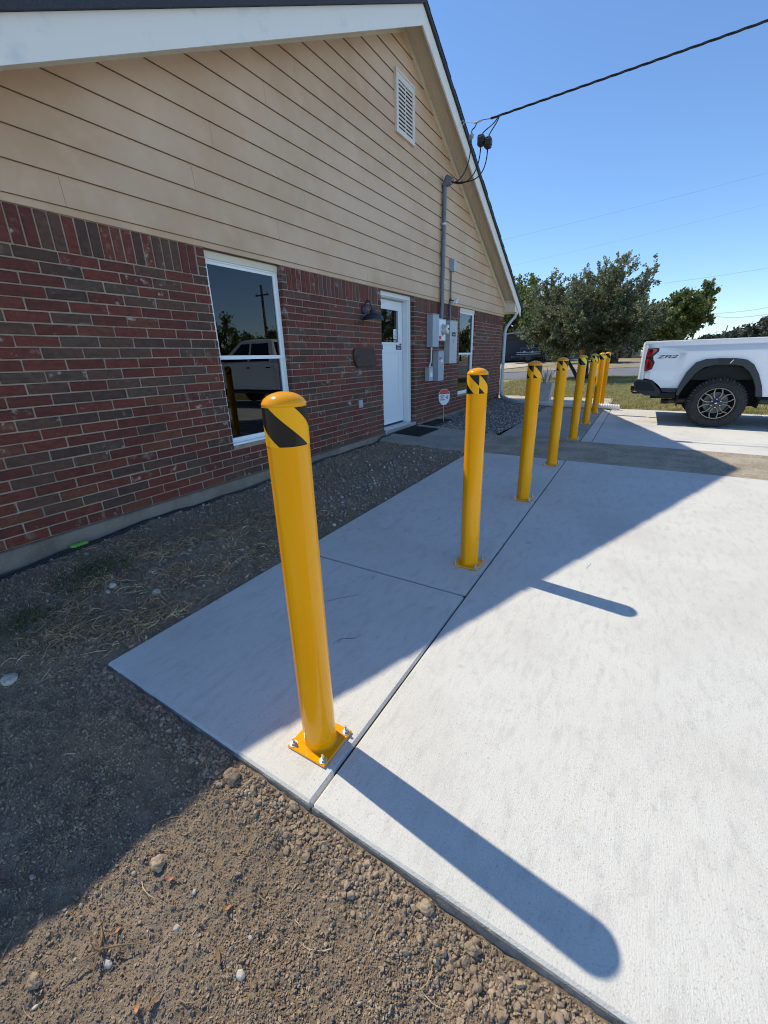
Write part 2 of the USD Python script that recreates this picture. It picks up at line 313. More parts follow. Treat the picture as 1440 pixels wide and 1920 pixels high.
M('garage_dark', (.018, .020, .026), .6)
M('roof_grey', (.21, .20, .19), .9, [((.27, .26, .25), 2, .45, .7, (1, 1, 6))])
M('bin_navy', (.015, .018, .045), .45)
M('pole_wood', (.12, .10, .085), .9)
M('transformer', (.30, .31, .32), .5)
M('orange', (.62, .16, .02), .6)
nodes = {'lw': ('fresnel', {'IOR': 1.66}), 't': ('transparent_bsdf', {'color': (.30, .34, .36)}), 'g': ('glossy_bsdf', {'color': (.95, .97, 1.0), 'roughness': .004}), 'mx': ('mix_closure', {})}
MATS['pane'] = usdkit.material(stage, '/World/Looks/pane', nodes, [('lw.fac', 'mx.fac'), ('t.BSDF', 'mx.closure1'), ('g.BSDF', 'mx.closure2')], surface='mx.closure')
nodes = {'lw': ('fresnel', {'IOR': 1.55}), 't': ('transparent_bsdf', {'color': (.10, .11, .12)}), 'g': ('glossy_bsdf', {'color': (1, 1, 1), 'roughness': .01}), 'mx': ('mix_closure', {})}
MATS['car_glass'] = usdkit.material(stage, '/World/Looks/car_glass', nodes, [('lw.fac', 'mx.fac'), ('t.BSDF', 'mx.closure1'), ('g.BSDF', 'mx.closure2')], surface='mx.closure')
# ------------------------------------------------------------------ ground heights
XB, XJ, XL, YF, YE, YE2, YP = -0.3293, -0.2088, -1.4408, 0.6642, 5.5138, 6.8576, 11.15
def G(x, y):
    x, y = np.asarray(x, float), np.asarray(y, float)
    return -.0126 * (np.clip(x, -4, 7) - XB) + .0068 * np.clip(y, -2, 30) + .030 * np.clip(y - 30, 0, 15)
g1 = lambda x, y: float(G(x, y))
YFX = lambda x: .6295 - .0204 * np.asarray(x, float)            # the slab's front edge is not quite square to the house
def sstep(a, b, x): t = np.clip((np.asarray(x, float) - a) / (b - a), 0, 1); return t * t * (3 - 2 * t)
def drop(x, y):     # the base ground lies lower where finer sheets lie on it
    return .03 + .27 * (1 - sstep(13.2, 15.5, y)) * (1 - sstep(9, 12, np.abs(np.asarray(x, float))))
gx = np.unique(np.concatenate([np.linspace(-700, -60, 12), np.linspace(-60, -12, 10), np.linspace(-12, 14, 27), np.linspace(14, 60, 10), np.linspace(60, 700, 12)]))
gy = np.unique(np.concatenate([np.linspace(-400, -20, 8), np.linspace(-20, 60, 54), np.linspace(60, 900, 18)]))
X, Y = np.meshgrid(gx, gy, indexing='ij'); nx, ny = len(gx), len(gy)
i, j = np.meshgrid(np.arange(nx - 1), np.arange(ny - 1), indexing='ij'); q = np.stack([i * ny + j, (i + 1) * ny + j, (i + 1) * ny + j + 1, i * ny + j + 1], -1).reshape(-1, 4)
obj('ground', (np.column_stack([X.ravel(), Y.ravel(), (G(X, Y) - drop(X, Y)).ravel()]), q), 'dry_ground', kind='structure')
# lawn between the pad and the street
SD = np.array([.80, .60]); SN = np.array([-.60, .80]); SP = np.array([-2.4, 23.1])
SQ = lambda a, n: SP + SD * a + SN * n
def poly_sheet(poly, step, zf):
    """A flat polygon cut into a triangulated sheet that follows zf."""
    x0, y0, x1, y1 = poly.bounds; tris = []
    for a in np.arange(x0, x1, step):
        for b in np.arange(y0, y1, step):
            c = poly.intersection(sbox(a, b, a + step, b + step))
            for gq in getattr(c, 'geoms', [c]):
                if gq.geom_type == 'Polygon' and gq.area > 1e-6: tris.append(trimesh.creation.triangulate_polygon(gq, engine='earcut'))
    V, F = join([(np.column_stack([t[0], np.zeros(len(t[0]))]), t[1]) for t in tris])
    V[:, 2] = zf(V[:, 0], V[:, 1]); m = trimesh.Trimesh(V, F, process=True); m.merge_vertices(); n = m.face_normals[:, 2] < 0
    F = np.array(m.faces); F[n] = F[n][:, ::-1]; return (np.array(m.vertices), F)
street = Polygon([SQ(-70, 0), SQ(90, 0), SQ(90, 6.6), SQ(-70, 6.6)])
lawn = Polygon([(-4.5, 13.25), (-.13, 13.25), (-.13, YP + .01), (7.1, YP + .01), (7.1, 6), (40, 6), (40, 53), (0, 25), (-20, 10), (-14.5, 13.25)]).difference(street.buffer(.02))
obj('lawn', poly_sheet(lawn, 2.0, lambda x, y: G(x, y) - .014), 'grass_ground', smooth=True, kind='structure')
obj('street', poly_sheet(street, 8.0, lambda x, y: G(x, y) - .006), 'asphalt', kind='structure')
def strip(a0, a1, n0, n1, z0, z1, seg=40):
    vs = []; fs = []
    for k, a in enumerate(np.linspace(a0, a1, seg + 1)):
        for n in (n0, n1):
            p = SQ(a, n); gz = g1(*p); vs += [[*p, gz + z0], [*p, gz + z1]]
        if k:
            o, e = (k - 1) * 4, k * 4
            for s, t in ((0, 1), (1, 3), (3, 2)): fs += [[o + s, e + s, e + t], [o + s, e + t, o + t]]
    m = trimesh.Trimesh(vs, fs, process=False); return (np.array(m.vertices), np.array(m.faces))
obj('kerb', strip(-70, 90, 6.62, 6.80, -.05, .05), 'concrete_tan', kind='structure')
obj('neighbour_driveway', poly_sheet(Polygon([SQ(-30, 6.62), SQ(-6.4, 6.62), (-7.6, 34.9), (-8.0, 42.6), (-24, 40)]), 4.0, lambda x, y: G(x, y) + .012), 'concrete_tan', kind='structure')

# ------------------------------------------------------------------ concrete
def slab(x0, x1, y0, y1, top=0.0, th=.11, c=.008, nx=1, ny=1, zf=None):
    """A slab with tooled edges that follows the fall of the ground."""
    v, f = cbox((x0, y0, -th), (x1, y1, 0), c); v = v.copy(); m_ = np.abs(v[:, 1] - YF) < .03; v[m_, 1] += YFX(v[m_, 0]) - YF; v[:, 2] += (zf or G)(v[:, 0], v[:, 1]) + top; return (v, f)
jt = .0045
walk = thing('concrete_walk', kind='structure')
for y0, y1 in ((YF, 1.9823), (1.9823, 3.8004), (3.8004, YE)):
    obj('walk_panel', slab(XL, XJ - jt, y0 + (.0065 if y0 > YF else 0), y1 - .0065, c=.009), 'concrete_new', walk)
pad = thing('parking_pad', kind='structure')
for y0, y1 in ((YF, YE),):
    obj('pad_panel', slab(XJ + jt, 7.0, y0, y1 - jt, top=.001, c=.007), 'concrete_new', pad)
obj('joint_filler', slab(XL + .03, 6.9, YF + .09, YE - .05, top=-.012, c=.001), 'dark_gap', pad)
for x0, x1, y0, y1 in ((XJ + .15, 2.6, YE2, 7.66), (2.6, 7.0, YE2, 7.66), (XJ + .15, 2.6, 7.66, 9.35), (2.6, 7.0, 7.66, 9.35), (XJ + .15, 2.6, 9.35, YP), (2.6, 7.0, 9.35, YP)):
    obj('pad_panel', slab(x0 + jt, x1 - jt, y0 + jt, y1 - jt, top=-.012), 'concrete_pad', pad)
obj('pad_ramp_edge', (np.array([[XJ + .008, y, g1(XJ, y) + .004] for y in (YE2 + .01, YP - .4)] + [[XJ + .146, y, g1(XJ, y) - .013] for y in (YE2 + .01, YP - .4)] + [[XJ + .008, y, g1(XJ, y) - .1] for y in (YE2 + .01, YP - .4)] + [[XJ + .146, y, g1(XJ, y) - .1] for y in (YE2 + .01, YP - .4)]),
     np.array([[0, 2, 3], [0, 3, 1], [0, 4, 6], [0, 6, 2], [1, 3, 7], [1, 7, 5], [0, 1, 5], [0, 5, 4], [2, 6, 7], [2, 7, 3]])), 'concrete_pad', pad)
obj('joint_filler', slab(XJ, 6.9, YE2 + .02, YP - .06, top=-.030, c=.001), 'dark_gap', pad)
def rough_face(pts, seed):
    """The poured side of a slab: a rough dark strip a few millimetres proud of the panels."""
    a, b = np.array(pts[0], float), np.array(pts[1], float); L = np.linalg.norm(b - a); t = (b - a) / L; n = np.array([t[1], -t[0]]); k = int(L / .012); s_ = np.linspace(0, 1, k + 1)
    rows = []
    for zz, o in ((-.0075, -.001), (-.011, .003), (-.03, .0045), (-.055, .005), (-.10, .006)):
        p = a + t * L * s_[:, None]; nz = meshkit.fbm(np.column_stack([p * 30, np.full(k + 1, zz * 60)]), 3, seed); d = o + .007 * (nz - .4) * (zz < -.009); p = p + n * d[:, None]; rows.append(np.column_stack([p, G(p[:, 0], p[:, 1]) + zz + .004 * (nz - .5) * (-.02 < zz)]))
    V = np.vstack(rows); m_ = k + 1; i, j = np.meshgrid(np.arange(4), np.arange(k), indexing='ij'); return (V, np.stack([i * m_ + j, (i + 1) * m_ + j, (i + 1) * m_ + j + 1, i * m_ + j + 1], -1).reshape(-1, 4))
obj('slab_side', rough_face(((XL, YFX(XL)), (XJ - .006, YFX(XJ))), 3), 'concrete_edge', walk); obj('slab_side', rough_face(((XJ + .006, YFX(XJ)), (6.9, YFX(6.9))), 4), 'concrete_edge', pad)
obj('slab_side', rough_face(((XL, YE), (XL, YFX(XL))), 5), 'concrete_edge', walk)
for k, pts in enumerate(([(-.95, 1.50), (-.86, 1.56), (-.78, 1.66), (-.72, 1.71)], [(-1.22, 2.55), (-1.12, 2.60), (-1.02, 2.62)], [(-.62, 1.28), (-.60, 1.33), (-.55, 1.36), (-.53, 1.40)], [(.35, 2.62), (.36, 2.75)], [(-.9, 2.9), (-.83, 2.93), (-.80, 2.99), (-.84, 3.03)])):
    P = np.array(pts); s_ = np.linspace(0, len(P) - 1, 14); P = np.column_stack([np.interp(s_, range(len(P)), P[:, i]) for i in (0, 1)]); P += np.random.default_rng(k).normal(0, .004, P.shape); t_ = np.gradient(P, axis=0); n_ = np.column_stack([-t_[:, 1], t_[:, 0]]) / np.linalg.norm(t_, axis=1, keepdims=True); w_ = .0016 * np.sin(np.linspace(.1, 3.04, 14))[:, None]
    V = np.stack([P - n_ * w_, P + n_ * w_], 1).reshape(-1, 2); V = np.column_stack([V, G(V[:, 0], V[:, 1]) + .0012]); obj('hairline_crack', (V, np.array([[2 * i, 2 * i + 2, 2 * i + 3, 2 * i + 1] for i in range(13)])), 'concrete_edge', walk if pts[0][0] < XJ else pad)
old = thing('old_concrete_apron', kind='structure')
obj('apron_strip', slab(-1.46, 7.0, YE + .004, YE2 - .004, top=-.004, c=.010), 'concrete_old', old)
walk2 = thing('old_concrete_walk', kind='structure')
obj('walk_panel', slab(-1.42, XJ - .004, YE2 + .004, 8.9, top=.005), 'concrete_walk', walk2)
obj('walk_panel', slab(-1.42, XJ - .004, 8.908, 11.02, top=.005), 'concrete_walk', walk2)
land = lambda x, y: G(x, y) + .055 * np.clip((-1.46 - np.asarray(x)) / 1.5, 0, 1)
v, f = quad((-2.985, 5.56), (-1.464, 5.44), (-1.464, YE2 - .01), (-2.985, 6.98), 16, 16, land)
vb = v.copy(); vb[:, 2] -= .14
rim = np.concatenate([np.arange(17), np.arange(1, 17) * 17 + 16, np.arange(15, -1, -1) + 16 * 17, np.arange(15, 0, -1) * 17])
side = [[a, b, b + len(v)] for a, b in zip(rim, np.roll(rim, -1))] + [[a, b + len(v), a + len(v)] for a, b in zip(rim, np.roll(rim, -1))]
obj('door_landing', (np.vstack([v, vb]), np.vstack([f, side])), 'concrete_walk', walk2)
tan = thing('tan_pavement', kind='structure')
for x0, x1 in ((-6.2, -4.7), (-4.7, -3.2), (-3.2, -1.7), (-1.7, -.14)):
    obj('paving_panel', slab(x0 + .005, x1 - .005, 11.03, 13.22, top=.008), 'concrete_tan', tan)

# ------------------------------------------------------------------ soil
def soil_z(x, y):
    x, y = np.asarray(x, float), np.asarray(y, float)
    P = np.stack([x, y, 0 * x], -1)
    YF = YFX(x); front = 1 - sstep(YF - .25, YF + .15, y)
    z = G(x, y) - .020 - .020 * front * sstep(-2.3, -1.2, x) - .105 * sstep(.62, -.12, y) * sstep(-2.4, -1.1, x) * sstep(.9, -.2, x) + .014 * sstep(-2.2, -2.9, x)
    z += .075 * (meshkit.fbm(P * 1.7, 3, 5) - .5) * (.45 + .55 * front)
    z += .030 * (meshkit.fbm(P * 7.0, 3, 9) - .5) + .022 * (meshkit.fbm(P * 26.0, 3, 21) - .5) + .010 * (meshkit.fbm(P * 70.0, 2, 22) - .5)
    z += .030 * np.maximum(0, meshkit.fbm(P * 3.1, 2, 33) - .62) / .38
    m = .075 * np.exp(-(((x + 1.95) / .28) ** 2 + ((y - 1.75) / .24) ** 2)) + .05 * np.exp(-(((x + 2.05) / .5) ** 2 + ((y - 1.2) / .35) ** 2))
    m += .05 * np.exp(-(((x + 1.02) / .22) ** 2 + ((y - .50) / .10) ** 2)) + .035 * np.exp(-(((x + 1.75) / .2) ** 2 + ((y - .62) / .2) ** 2))
    z += m * (.6 + .8 * meshkit.fbm(P * 22.0, 3, 77))
    top = G(x, y) - .006                                   # never over the slab's edge
    near = (np.abs(y - YF) < .12) & (x > XL - .1)
    return np.where(near, np.minimum(z, top - .004 - .02 * sstep(-1.0, .2, x)), np.minimum(z, top + .10))
st_ = .0085
sx, sy = np.arange(-2.985, 2.6, st_), np.arange(-1.3, 5.66, st_)
X, Y = np.meshgrid(sx, sy, indexing='ij')
keep = (Y < YFX(X) + .02) | (X < XL + .02)
Z = np.full(X.shape, 0.0); Z[keep] = soil_z(X[keep], Y[keep])
ny = len(sy); i, j = np.nonzero(keep[:-1, :-1] & keep[1:, :-1] & keep[1:, 1:] & keep[:-1, 1:])
far = (X[i, j] < -1.3) & (Y[i, j] > 3.0)
q = np.stack([i * ny + j, (i + 1) * ny + j, (i + 1) * ny + j + 1, i * ny + j + 1], -1)
used_v = np.unique(q); remap = np.full(X.size, -1); remap[used_v] = np.arange(len(used_v))
V = np.column_stack([X.ravel()[used_v], Y.ravel()[used_v], Z.ravel()[used_v]])
obj('soil', (V, remap[q]), 'soil', smooth=True, kind='structure')

rng = np.random.default_rng(11)
def on_soil(n, box_, dens=None):
    x0, x1, y0, y1 = box_; P = np.empty((0, 2))
    while len(P) < n:
        c = np.column_stack([rng.uniform(x0, x1, n), rng.uniform(y0, y1, n)])
        c = c[(c[:, 1] < YFX(c[:, 0]) - .012) | (c[:, 0] < XL - .012)]
        if dens is not None: c = c[rng.uniform(0, 1, len(c)) < dens(c[:, 0], c[:, 1])]
        P = np.vstack([P, c])
    return P[:n]
def scatter(name, n, box_, protos, mats, size, dens=None, sink=.25, flat=True):
    P = on_soil(n, box_, dens); s = size(n)
    z = soil_z(P[:, 0], P[:, 1]) + s * (.5 - sink)
    instancer(name, protos, mats, np.column_stack([P, z]), rquats(n, rng), s, rng.integers(0, len(protos), n))
lump = lambda x, y: np.clip((meshkit.fbm(np.stack([x, y, 0 * x], -1) * 3.3, 3, 51) - .33) * 3.2, .30, 1)
def chunk(seed, n=14):
    r_ = np.random.default_rng(seed); p = r_.normal(size=(n, 3)); p /= np.linalg.norm(p, axis=1, keepdims=True); p *= r_.uniform(.75, 1.05, (n, 1)) * [1, .85, .75]; h = trimesh.convex.convex_hull(p); return (np.array(h.vertices), np.array(h.faces))
clods = [chunk(k) for k in range(6)]
pw = lambda a, b, e: (lambda n: a * (1 - rng.uniform(0, 1, n) * (1 - (b / a) ** (-e))) ** (-1 / e))
scatter('soil_crumbs', 190000, (-2.4, 1.3, -.35, .66), clods, ['clod'] * 6, pw(.0018, .0068, 2.2), lump, -.02)
scatter('soil_crumbs', 34000, (-2.97, -1.44, .5, 5.5), clods, ['clod'] * 6, pw(.0035, .017, 2.3), lump, .15)
edge = lambda x, y: np.clip(np.exp(-((y - (YFX(x) - .06)) / .055) ** 2), 0, 1) * (x > XL)
scatter('soil_crumbs', 4200, (-1.44, 1.3, .3, .65), [chunk(k + 10, 22) for k in range(6)], ['clod'] * 6, pw(.004, .016, 2.2), edge, .3)
peb = [blob(k + 20, 1, .3, .7) for k in range(4)]
scatter('soil_pebbles', 420, (-2.4, 1.2, -.35, .64), peb, ['pebble'] * 4, pw(.003, .009, 2.4), None, .1)
strip_d = lambda x, y: np.clip(.10 + .9 * sstep(2.2, 3.2, y) * np.exp(-((x + 1.85) / .38) ** 2), 0, 1)
scatter('soil_pebbles', 3200, (-2.95, -1.46, .9, 5.5), peb, ['pebble'] * 4, pw(.005, .024, 2.1), strip_d, .1)

def blades(n, box_, dens, L, w, lift, curl=.5, seed=0):
    """Loose dry stems lying on the soil: narrow bent strips."""
    P = on_soil(n, box_, dens); a = rng.uniform(0, 2 * np.pi, n); ln = rng.uniform(*L, n); wd = rng.uniform(*w, n)
    z0 = soil_z(P[:, 0], P[:, 1]); K = 5; vs = np.zeros((n, K, 2, 3)); cur = rng.normal(0, curl, n); up0, up1 = rng.uniform(*lift, n), rng.uniform(*lift, n)
    x, y = P[:, 0].copy(), P[:, 1].copy(); ang = a.copy(); pa = rng.uniform(0, np.pi, n)
    for k in range(K):
        t = k / (K - 1); h = z0 + .004 + up0 * math.sin(math.pi * t) + up1 * t
        nx_, ny_ = -np.sin(ang), np.cos(ang); ww = wd * (1 - .55 * t) / 2
        for s, sg in ((0, -1), (1, 1)):
            vs[:, k, s, 0] = x + sg * ww * nx_ * np.cos(pa); vs[:, k, s, 1] = y + sg * ww * ny_ * np.cos(pa); vs[:, k, s, 2] = h + sg * ww * np.sin(pa)
        x = x + np.cos(ang) * ln / (K - 1); y = y + np.sin(ang) * ln / (K - 1); ang = ang + cur
    V = vs.reshape(-1, 3); b = (np.arange(n) * K * 2)[:, None, None]; base = np.array([[2 * k, 2 * k + 2, 2 * k + 3, 2 * k + 1] for k in range(K - 1)])[None]
    V[:, 2] = np.maximum(V[:, 2], np.where((V[:, 0] > XL) & (V[:, 1] > YFX(V[:, 0])), G(V[:, 0], V[:, 1]) + .003, -9))
    return (V, (b + base).reshape(-1, 4))
sd = lambda x, y: np.clip(1.2 * np.exp(-(((x + 1.98) / .42) ** 2 + ((y - 1.35) / .42) ** 2)) + .9 * np.exp(-(((x + 1.75) / .16) ** 2 + ((y - 1.0) / .3) ** 2)) + .45 * np.exp(-(((x + 1.95) / .3) ** 2 + ((y - 2.25) / .35) ** 2)) + .8 * np.exp(-(((x + 1.98) / .25) ** 2 + ((y - .72) / .14) ** 2)), 0, 1) * np.clip(2.6 * (meshkit.fbm(np.stack([x, y, 0 * x], -1) * 5, 3, 91) - .42), .02, 1)
obj('dry_straw', blades(3400, (-2.9, -1.45, .45, 3.2), sd, (.03, .13), (.0025, .0055), (0, .03), .55), 'straw', kind='stuff', piece=10)
obj('dry_straw', blades(420, (-2.0, 1.2, -.3, .62), None, (.02, .09), (.0014, .0034), (0, .008), .4), 'straw', kind='stuff', piece=10)
wd = lambda x, y: np.clip(np.exp(-(((x + 2.35) / .14) ** 2 + ((y - 1.05) / .16) ** 2)) + np.exp(-(((x + 2.15) / .10) ** 2 + ((y - .62) / .12) ** 2)) + .6 * np.exp(-(((x + 1.95) / .08) ** 2 + ((y - .52) / .07) ** 2)), 0, 1)
obj('low_weeds', blades(420, (-2.8, -1.7, .3, 1.6), wd, (.03, .09), (.003, .006), (.008, .045), .5), 'weed', kind='stuff', piece=10)

# single clods, stones and leaves that can be picked out
def put(px, py): return (px, py, float(soil_z(np.array([px]), np.array([py]))[0]))
def stone(name, label, cat, p, size, mat, seed, rough=.6, flat=.8, group=None):
    x, y, z = put(*p); v, f = blob(seed, 3, rough, flat); v = v + .10 * (meshkit.fbm(v * 5, 3, seed)[:, None] - .5) * v
    t = thing(name, label, cat, (x, y, z), group); obj('lump', (v * size + [x, y, z + size * .35], f), mat, t, smooth=35)
# ------------------------------------------------------------------ brick house
XW = -2.99; YL, YR = -.15, 12.106; ZB, ZS, ZT = .170, 2.020, 2.239
W1, DR, W2 = (2.80, 3.74, .50, ZT), (5.77, 6.845, .185, ZT), (8.93, 9.87, .50, ZT)
OPEN = [W1, DR, W2]
house = thing('brick_house', 'low brick house with a tan clapboard gable and white trim', 'house', (XW, 6.5, .1))
hole = lambda y, z: any(a < y < b and c < z < d for a, b, c, d in OPEN)
# mortar body: wall plates round the openings, ends, back
wp = sbox(YL + .004, ZB - .004, YR - .004, 5.3)
for a, b, c, d in OPEN: wp = wp.difference(sbox(a - .004, c - .004, b + .004, d + .001))
gable = Polygon([(YL + .004, ZB - .01), (YR - .004, ZB - .01), (YR - .004, 2.56), (6.5, 5.36), (YL + .004, 2.05)])
wall = obj('brick_wall', prism(wp.intersection(gable), XW - .10, XW - .0045, onwall), 'mortar', house)
obj('side_wall', join([bx((XW - 11, YR - .105, ZB), (XW - .10, YR - .006, 2.5)), bx((XW - 11, YL + .006, ZB), (XW - .10, YL + .105, 2.08)), bx((XW - 11.1, YL, ZB), (XW - 11, YR, 2.08))]), 'brick_mixed', house)
obj('foundation', cbox((XW - 11.2, YL - .02, -.4), (XW + .022, YR + .02, ZB - .006), .008), 'foundation', house)
obj('floor', join([bx((XW - 10.9, YL + .1, ZB), (XW - .12, YR - .1, ZB + .02)), bx((XW - 10.9, YL + .1, 2.36), (XW - .12, YR - .1, 2.38)), bx((XW - 2.6, YL + .1, ZB + .02), (XW - 2.5, YR - .1, 2.36))]), 'room', house)
rb = random.Random(4); bricks = []
PB, J = .0740, .0095
def cut(y0, y1, z0, z1):
    """The pieces of a brick that stay outside the openings."""
    out = [(y0, y1)]
    for a, b, c, d in OPEN:
        if z0 < d - .01 and z1 > c + .01: out = [s for u, v in out for s in ((u, min(v, a)), (max(u, b), v)) if s[1] - s[0] > .012]
    return [(u, v, z0, z1) for u, v in out]
z = ZB; row = 0
while z < ZS - .03:
    y = YL - .254 + (.127 if row % 2 else 0) + rb.uniform(-.012, .012)
    while y < YR:
        a, b = max(y, YL), min(y + .254 - J, YR)
        if b - a > .03:
            for c in cut(a, b, z, z + PB - J): bricks.append(c)
        y += .254
    z += PB; row += 1
segs = [(YL, W1[0]), (W1[1], DR[0]), (DR[1], W2[0]), (W2[1], YR)]
for a, b in segs:                                                    # soldier course, short stacks beside the openings
    lo, hi = (a + .085 if a > YL else a), (b - .085 if b < YR else b)
    for s, e, on in ((a, lo - J, a > YL), (hi + J, b, b < YR)):
        if on: bricks += [(s, e, ZS + k * .074, ZS + k * .074 + .0645) for k in range(3)]
    n = int(round((hi - lo) / .0766)); p = (hi - lo) / n
    bricks += [(lo + k * p, lo + (k + 1) * p - J, ZS, ZT - .004) for k in range(n)]
def brick_size(b):
    c = np.array([XW, (b[0] + b[1]) / 2, (b[2] + b[3]) / 2]) - EYE; d = c @ FWD
    u, v = 720 + 779 * (c @ RIGHT) / d, 960 - 779 * (c @ UP) / d
    return (b[1] - b[0]) * (b[3] - b[2]) / (c @ c) ** 1.5 * (1 if -40 < u < 1440 and -40 < v < 1960 else .02)
bricks.sort(key=brick_size, reverse=True)
def brick_mesh(b):
    y0, y1, z0, z1 = b; px = max(-.0012, rb.gauss(.0006, .0014)); v, f = cbox((XW - .095, y0, z0), (XW + px, y1, z1), .0035); v = v.copy()
    v += np.array([[0, rb.gauss(0, .0008), rb.gauss(0, .0008)] for _ in v]); v[:, 2] += (v[:, 1] - (y0 + y1) / 2) * rb.gauss(0, .004)
    return (v, f)
tones = ['red', 'maroon', 'red', 'maroon', 'rust', 'brown', 'dusk', 'brown', 'dusk', 'maroon', 'red', 'grey']
last = None
for b in bricks[:298]:
    t = rb.choice(tones); sm = rb.random() < .26
    obj('brick', brick_mesh(b), ('smeared_' if sm else 'brick_') + t, wall)
obj('brickwork', join([brick_mesh(b) for b in bricks[298:]]), 'brick_mixed', wall, kind='stuff', piece=24)

# siding boards of the gable, lapped
AP = 5.33
def rake(y): return AP - np.where(np.asarray(y) < 6.5, .4935, .515) * np.abs(np.asarray(y) - 6.5)
obj('band_board', cbox((XW - .02, .32, ZT + .001), (XW + .008, YR, 2.296), .002), 'siding', house)
tri = Polygon([(YL, 2.0), (YR, 2.0), (YR, float(rake(YR)) + .12), (6.5, AP + .12), (YL, float(rake(YL)) + .12)])
JOINTS = {}
z0 = 2.288; k = 0; rj = random.Random(9); offs = [1.9, 3.9, 2.95, 0.7, 3.2, 1.4]
P1 = .1808
while z0 < AP + .05:
    z1 = z0 + P1 + .006; ys = [YL]; y = YL + offs[k % 6]
    while y < YR - .3: ys.append(y); y += 3.66
    ys.append(YR)
    for a, b in zip(ys, ys[1:]):
        c = tri.intersection(sbox(a + .0012, z0, b - .0012, z1))
        if c.is_empty or c.area < .002: continue
        m = trimesh.creation.extrude_polygon(c, 1.0, engine='earcut'); v = np.array(m.vertices); t = np.clip((v[:, 1] - z0) / P1, 0, 1.05)
        front = XW + .0185 - .0135 * t; w = np.column_stack([np.where(v[:, 2] > .5, front, XW - .004), v[:, 0], v[:, 1]])
        mm = trimesh.Trimesh(w, m.faces, process=True); mm.fix_normals(); bd_ = obj('siding_board', mm, 'siding', house)
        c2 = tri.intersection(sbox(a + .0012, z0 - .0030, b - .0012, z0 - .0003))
        if not c2.is_empty: obj('board_edge', prism(c2, XW - .002, XW + .0172, onwall), 'board_edge', bd_)  # added dark strip: painted shadow gap under the lap, with edge dirt
    z0 += P1; k += 1

# rake: frieze, soffit, fascia, shingle edge; eave boxes; roof
XF = -2.68; AO = 5.512; EY = 12.62; WY = -.62
def rk(y, top): return top - .4985 * abs(y - 6.5)
def rake_board(y0, y1, top, depth, x0, x1):
    """A sloping board under the roof line between y0 and y1: its upper edge follows the rake."""
    ys = [y0, y1]; p = [(y, rk(y, top)) for y in ys] + [(y, rk(y, top) - depth) for y in ys[::-1]]
    return prism(p, x0, x1, onwall)
for y0, y1 in ((WY, 6.5), (6.5, EY)):
    e = .07 if y0 < 1 else 0
    obj('fascia_board', rake_board(y0, y1, AO, .205, XF - .022, XF), 'fascia_white', house)
for y0, y1 in ((YL, 6.5), (6.5, YR)):
    obj('frieze_board', prism([(y, float(rake(y)) + .10) for y in (y0, y1)] + [(y, float(rake(y))) for y in (y1, y0)], XW - .01, XW + .030, onwall), 'trim_cream', house)
for y0, y1 in ((WY, 6.5), (6.5, EY)):
    p0, p1 = rk(y0, AO) - .112, rk(y1, AO) - .112
    n = 13; w = (XF - .022 - XW) / n
    sv = []
    for q_ in range(n):                                              # ribbed vinyl soffit, one strip of ribs at the outer edge
        r_ = .004 if q_ % 2 else 0
        sv.append((np.array([[XW + w * q_, y0, p0 + r_], [XW + w * (q_ + 1), y0, p0 + r_], [XW + w * (q_ + 1), y1, p1 + r_], [XW + w * q_, y1, p1 + r_]]), np.array([[0, 1, 2], [0, 2, 3]])))
        sv.append((np.array([[XW + w * (q_ + 1), y0, p0], [XW + w * (q_ + 1), y0, p0 + .004], [XW + w * (q_ + 1), y1, p1 + .004], [XW + w * (q_ + 1), y1, p1]]), np.array([[0, 1, 2], [0, 2, 3]])))
    obj('soffit', join(sv), 'soffit', house)
for y0, y1, nm in ((YR - .03, EY - .02, 'right'), (WY + .02, YL + .03, 'left')):
    zt = min(rk(y0, AO), rk(y1, AO)) - .03; zb = zt - .10
    a = .06 if nm == 'right' else 0
    obj('eave_box', prism([(y0, rk(y0, AO) - .04), (y1, rk(y1, AO) - .04), (y1, zb), (y0, zb)], XW - 10.5, XF - .024, onwall), 'trim_cream', house)
roofv = []
for y0, y1 in ((WY - .06, 6.5), (6.5, EY + .05)):
    roofv.append(prism([(y0, rk(y0, AO) + .002), (y1, rk(y1, AO) + .002), (y1, rk(y1, AO) + .060), (y0, rk(y0, AO) + .060)], XW - 11.6, XF + .030, onwall))
roof = obj('roof', join(roofv), 'shingle', house)
ridx = random.Random(3)
for y0, y1 in ((WY - .06, 6.5), (6.5, EY + .05)):                  # the courses of shingles show as small steps along the rake
    n = int(abs(y1 - y0) / .145); tabs = []
    for q_ in range(n):
        a = y0 + (y1 - y0) * q_ / n; b = y0 + (y1 - y0) * (q_ + 1) / n
        hi_end = b if y0 < 3 else a; lo_end = a if y0 < 3 else b
        tabs.append(prism([(lo_end, rk(lo_end, AO) + .062), (hi_end, rk(hi_end, AO) + .062), (hi_end, rk(hi_end, AO) + .066), (lo_end, rk(lo_end, AO) + .072)], XF - 1.2, XF + .034 + ridx.uniform(-.004, .006), onwall))
    obj('shingle_course', join(tabs), 'shingle', roof, kind='stuff')

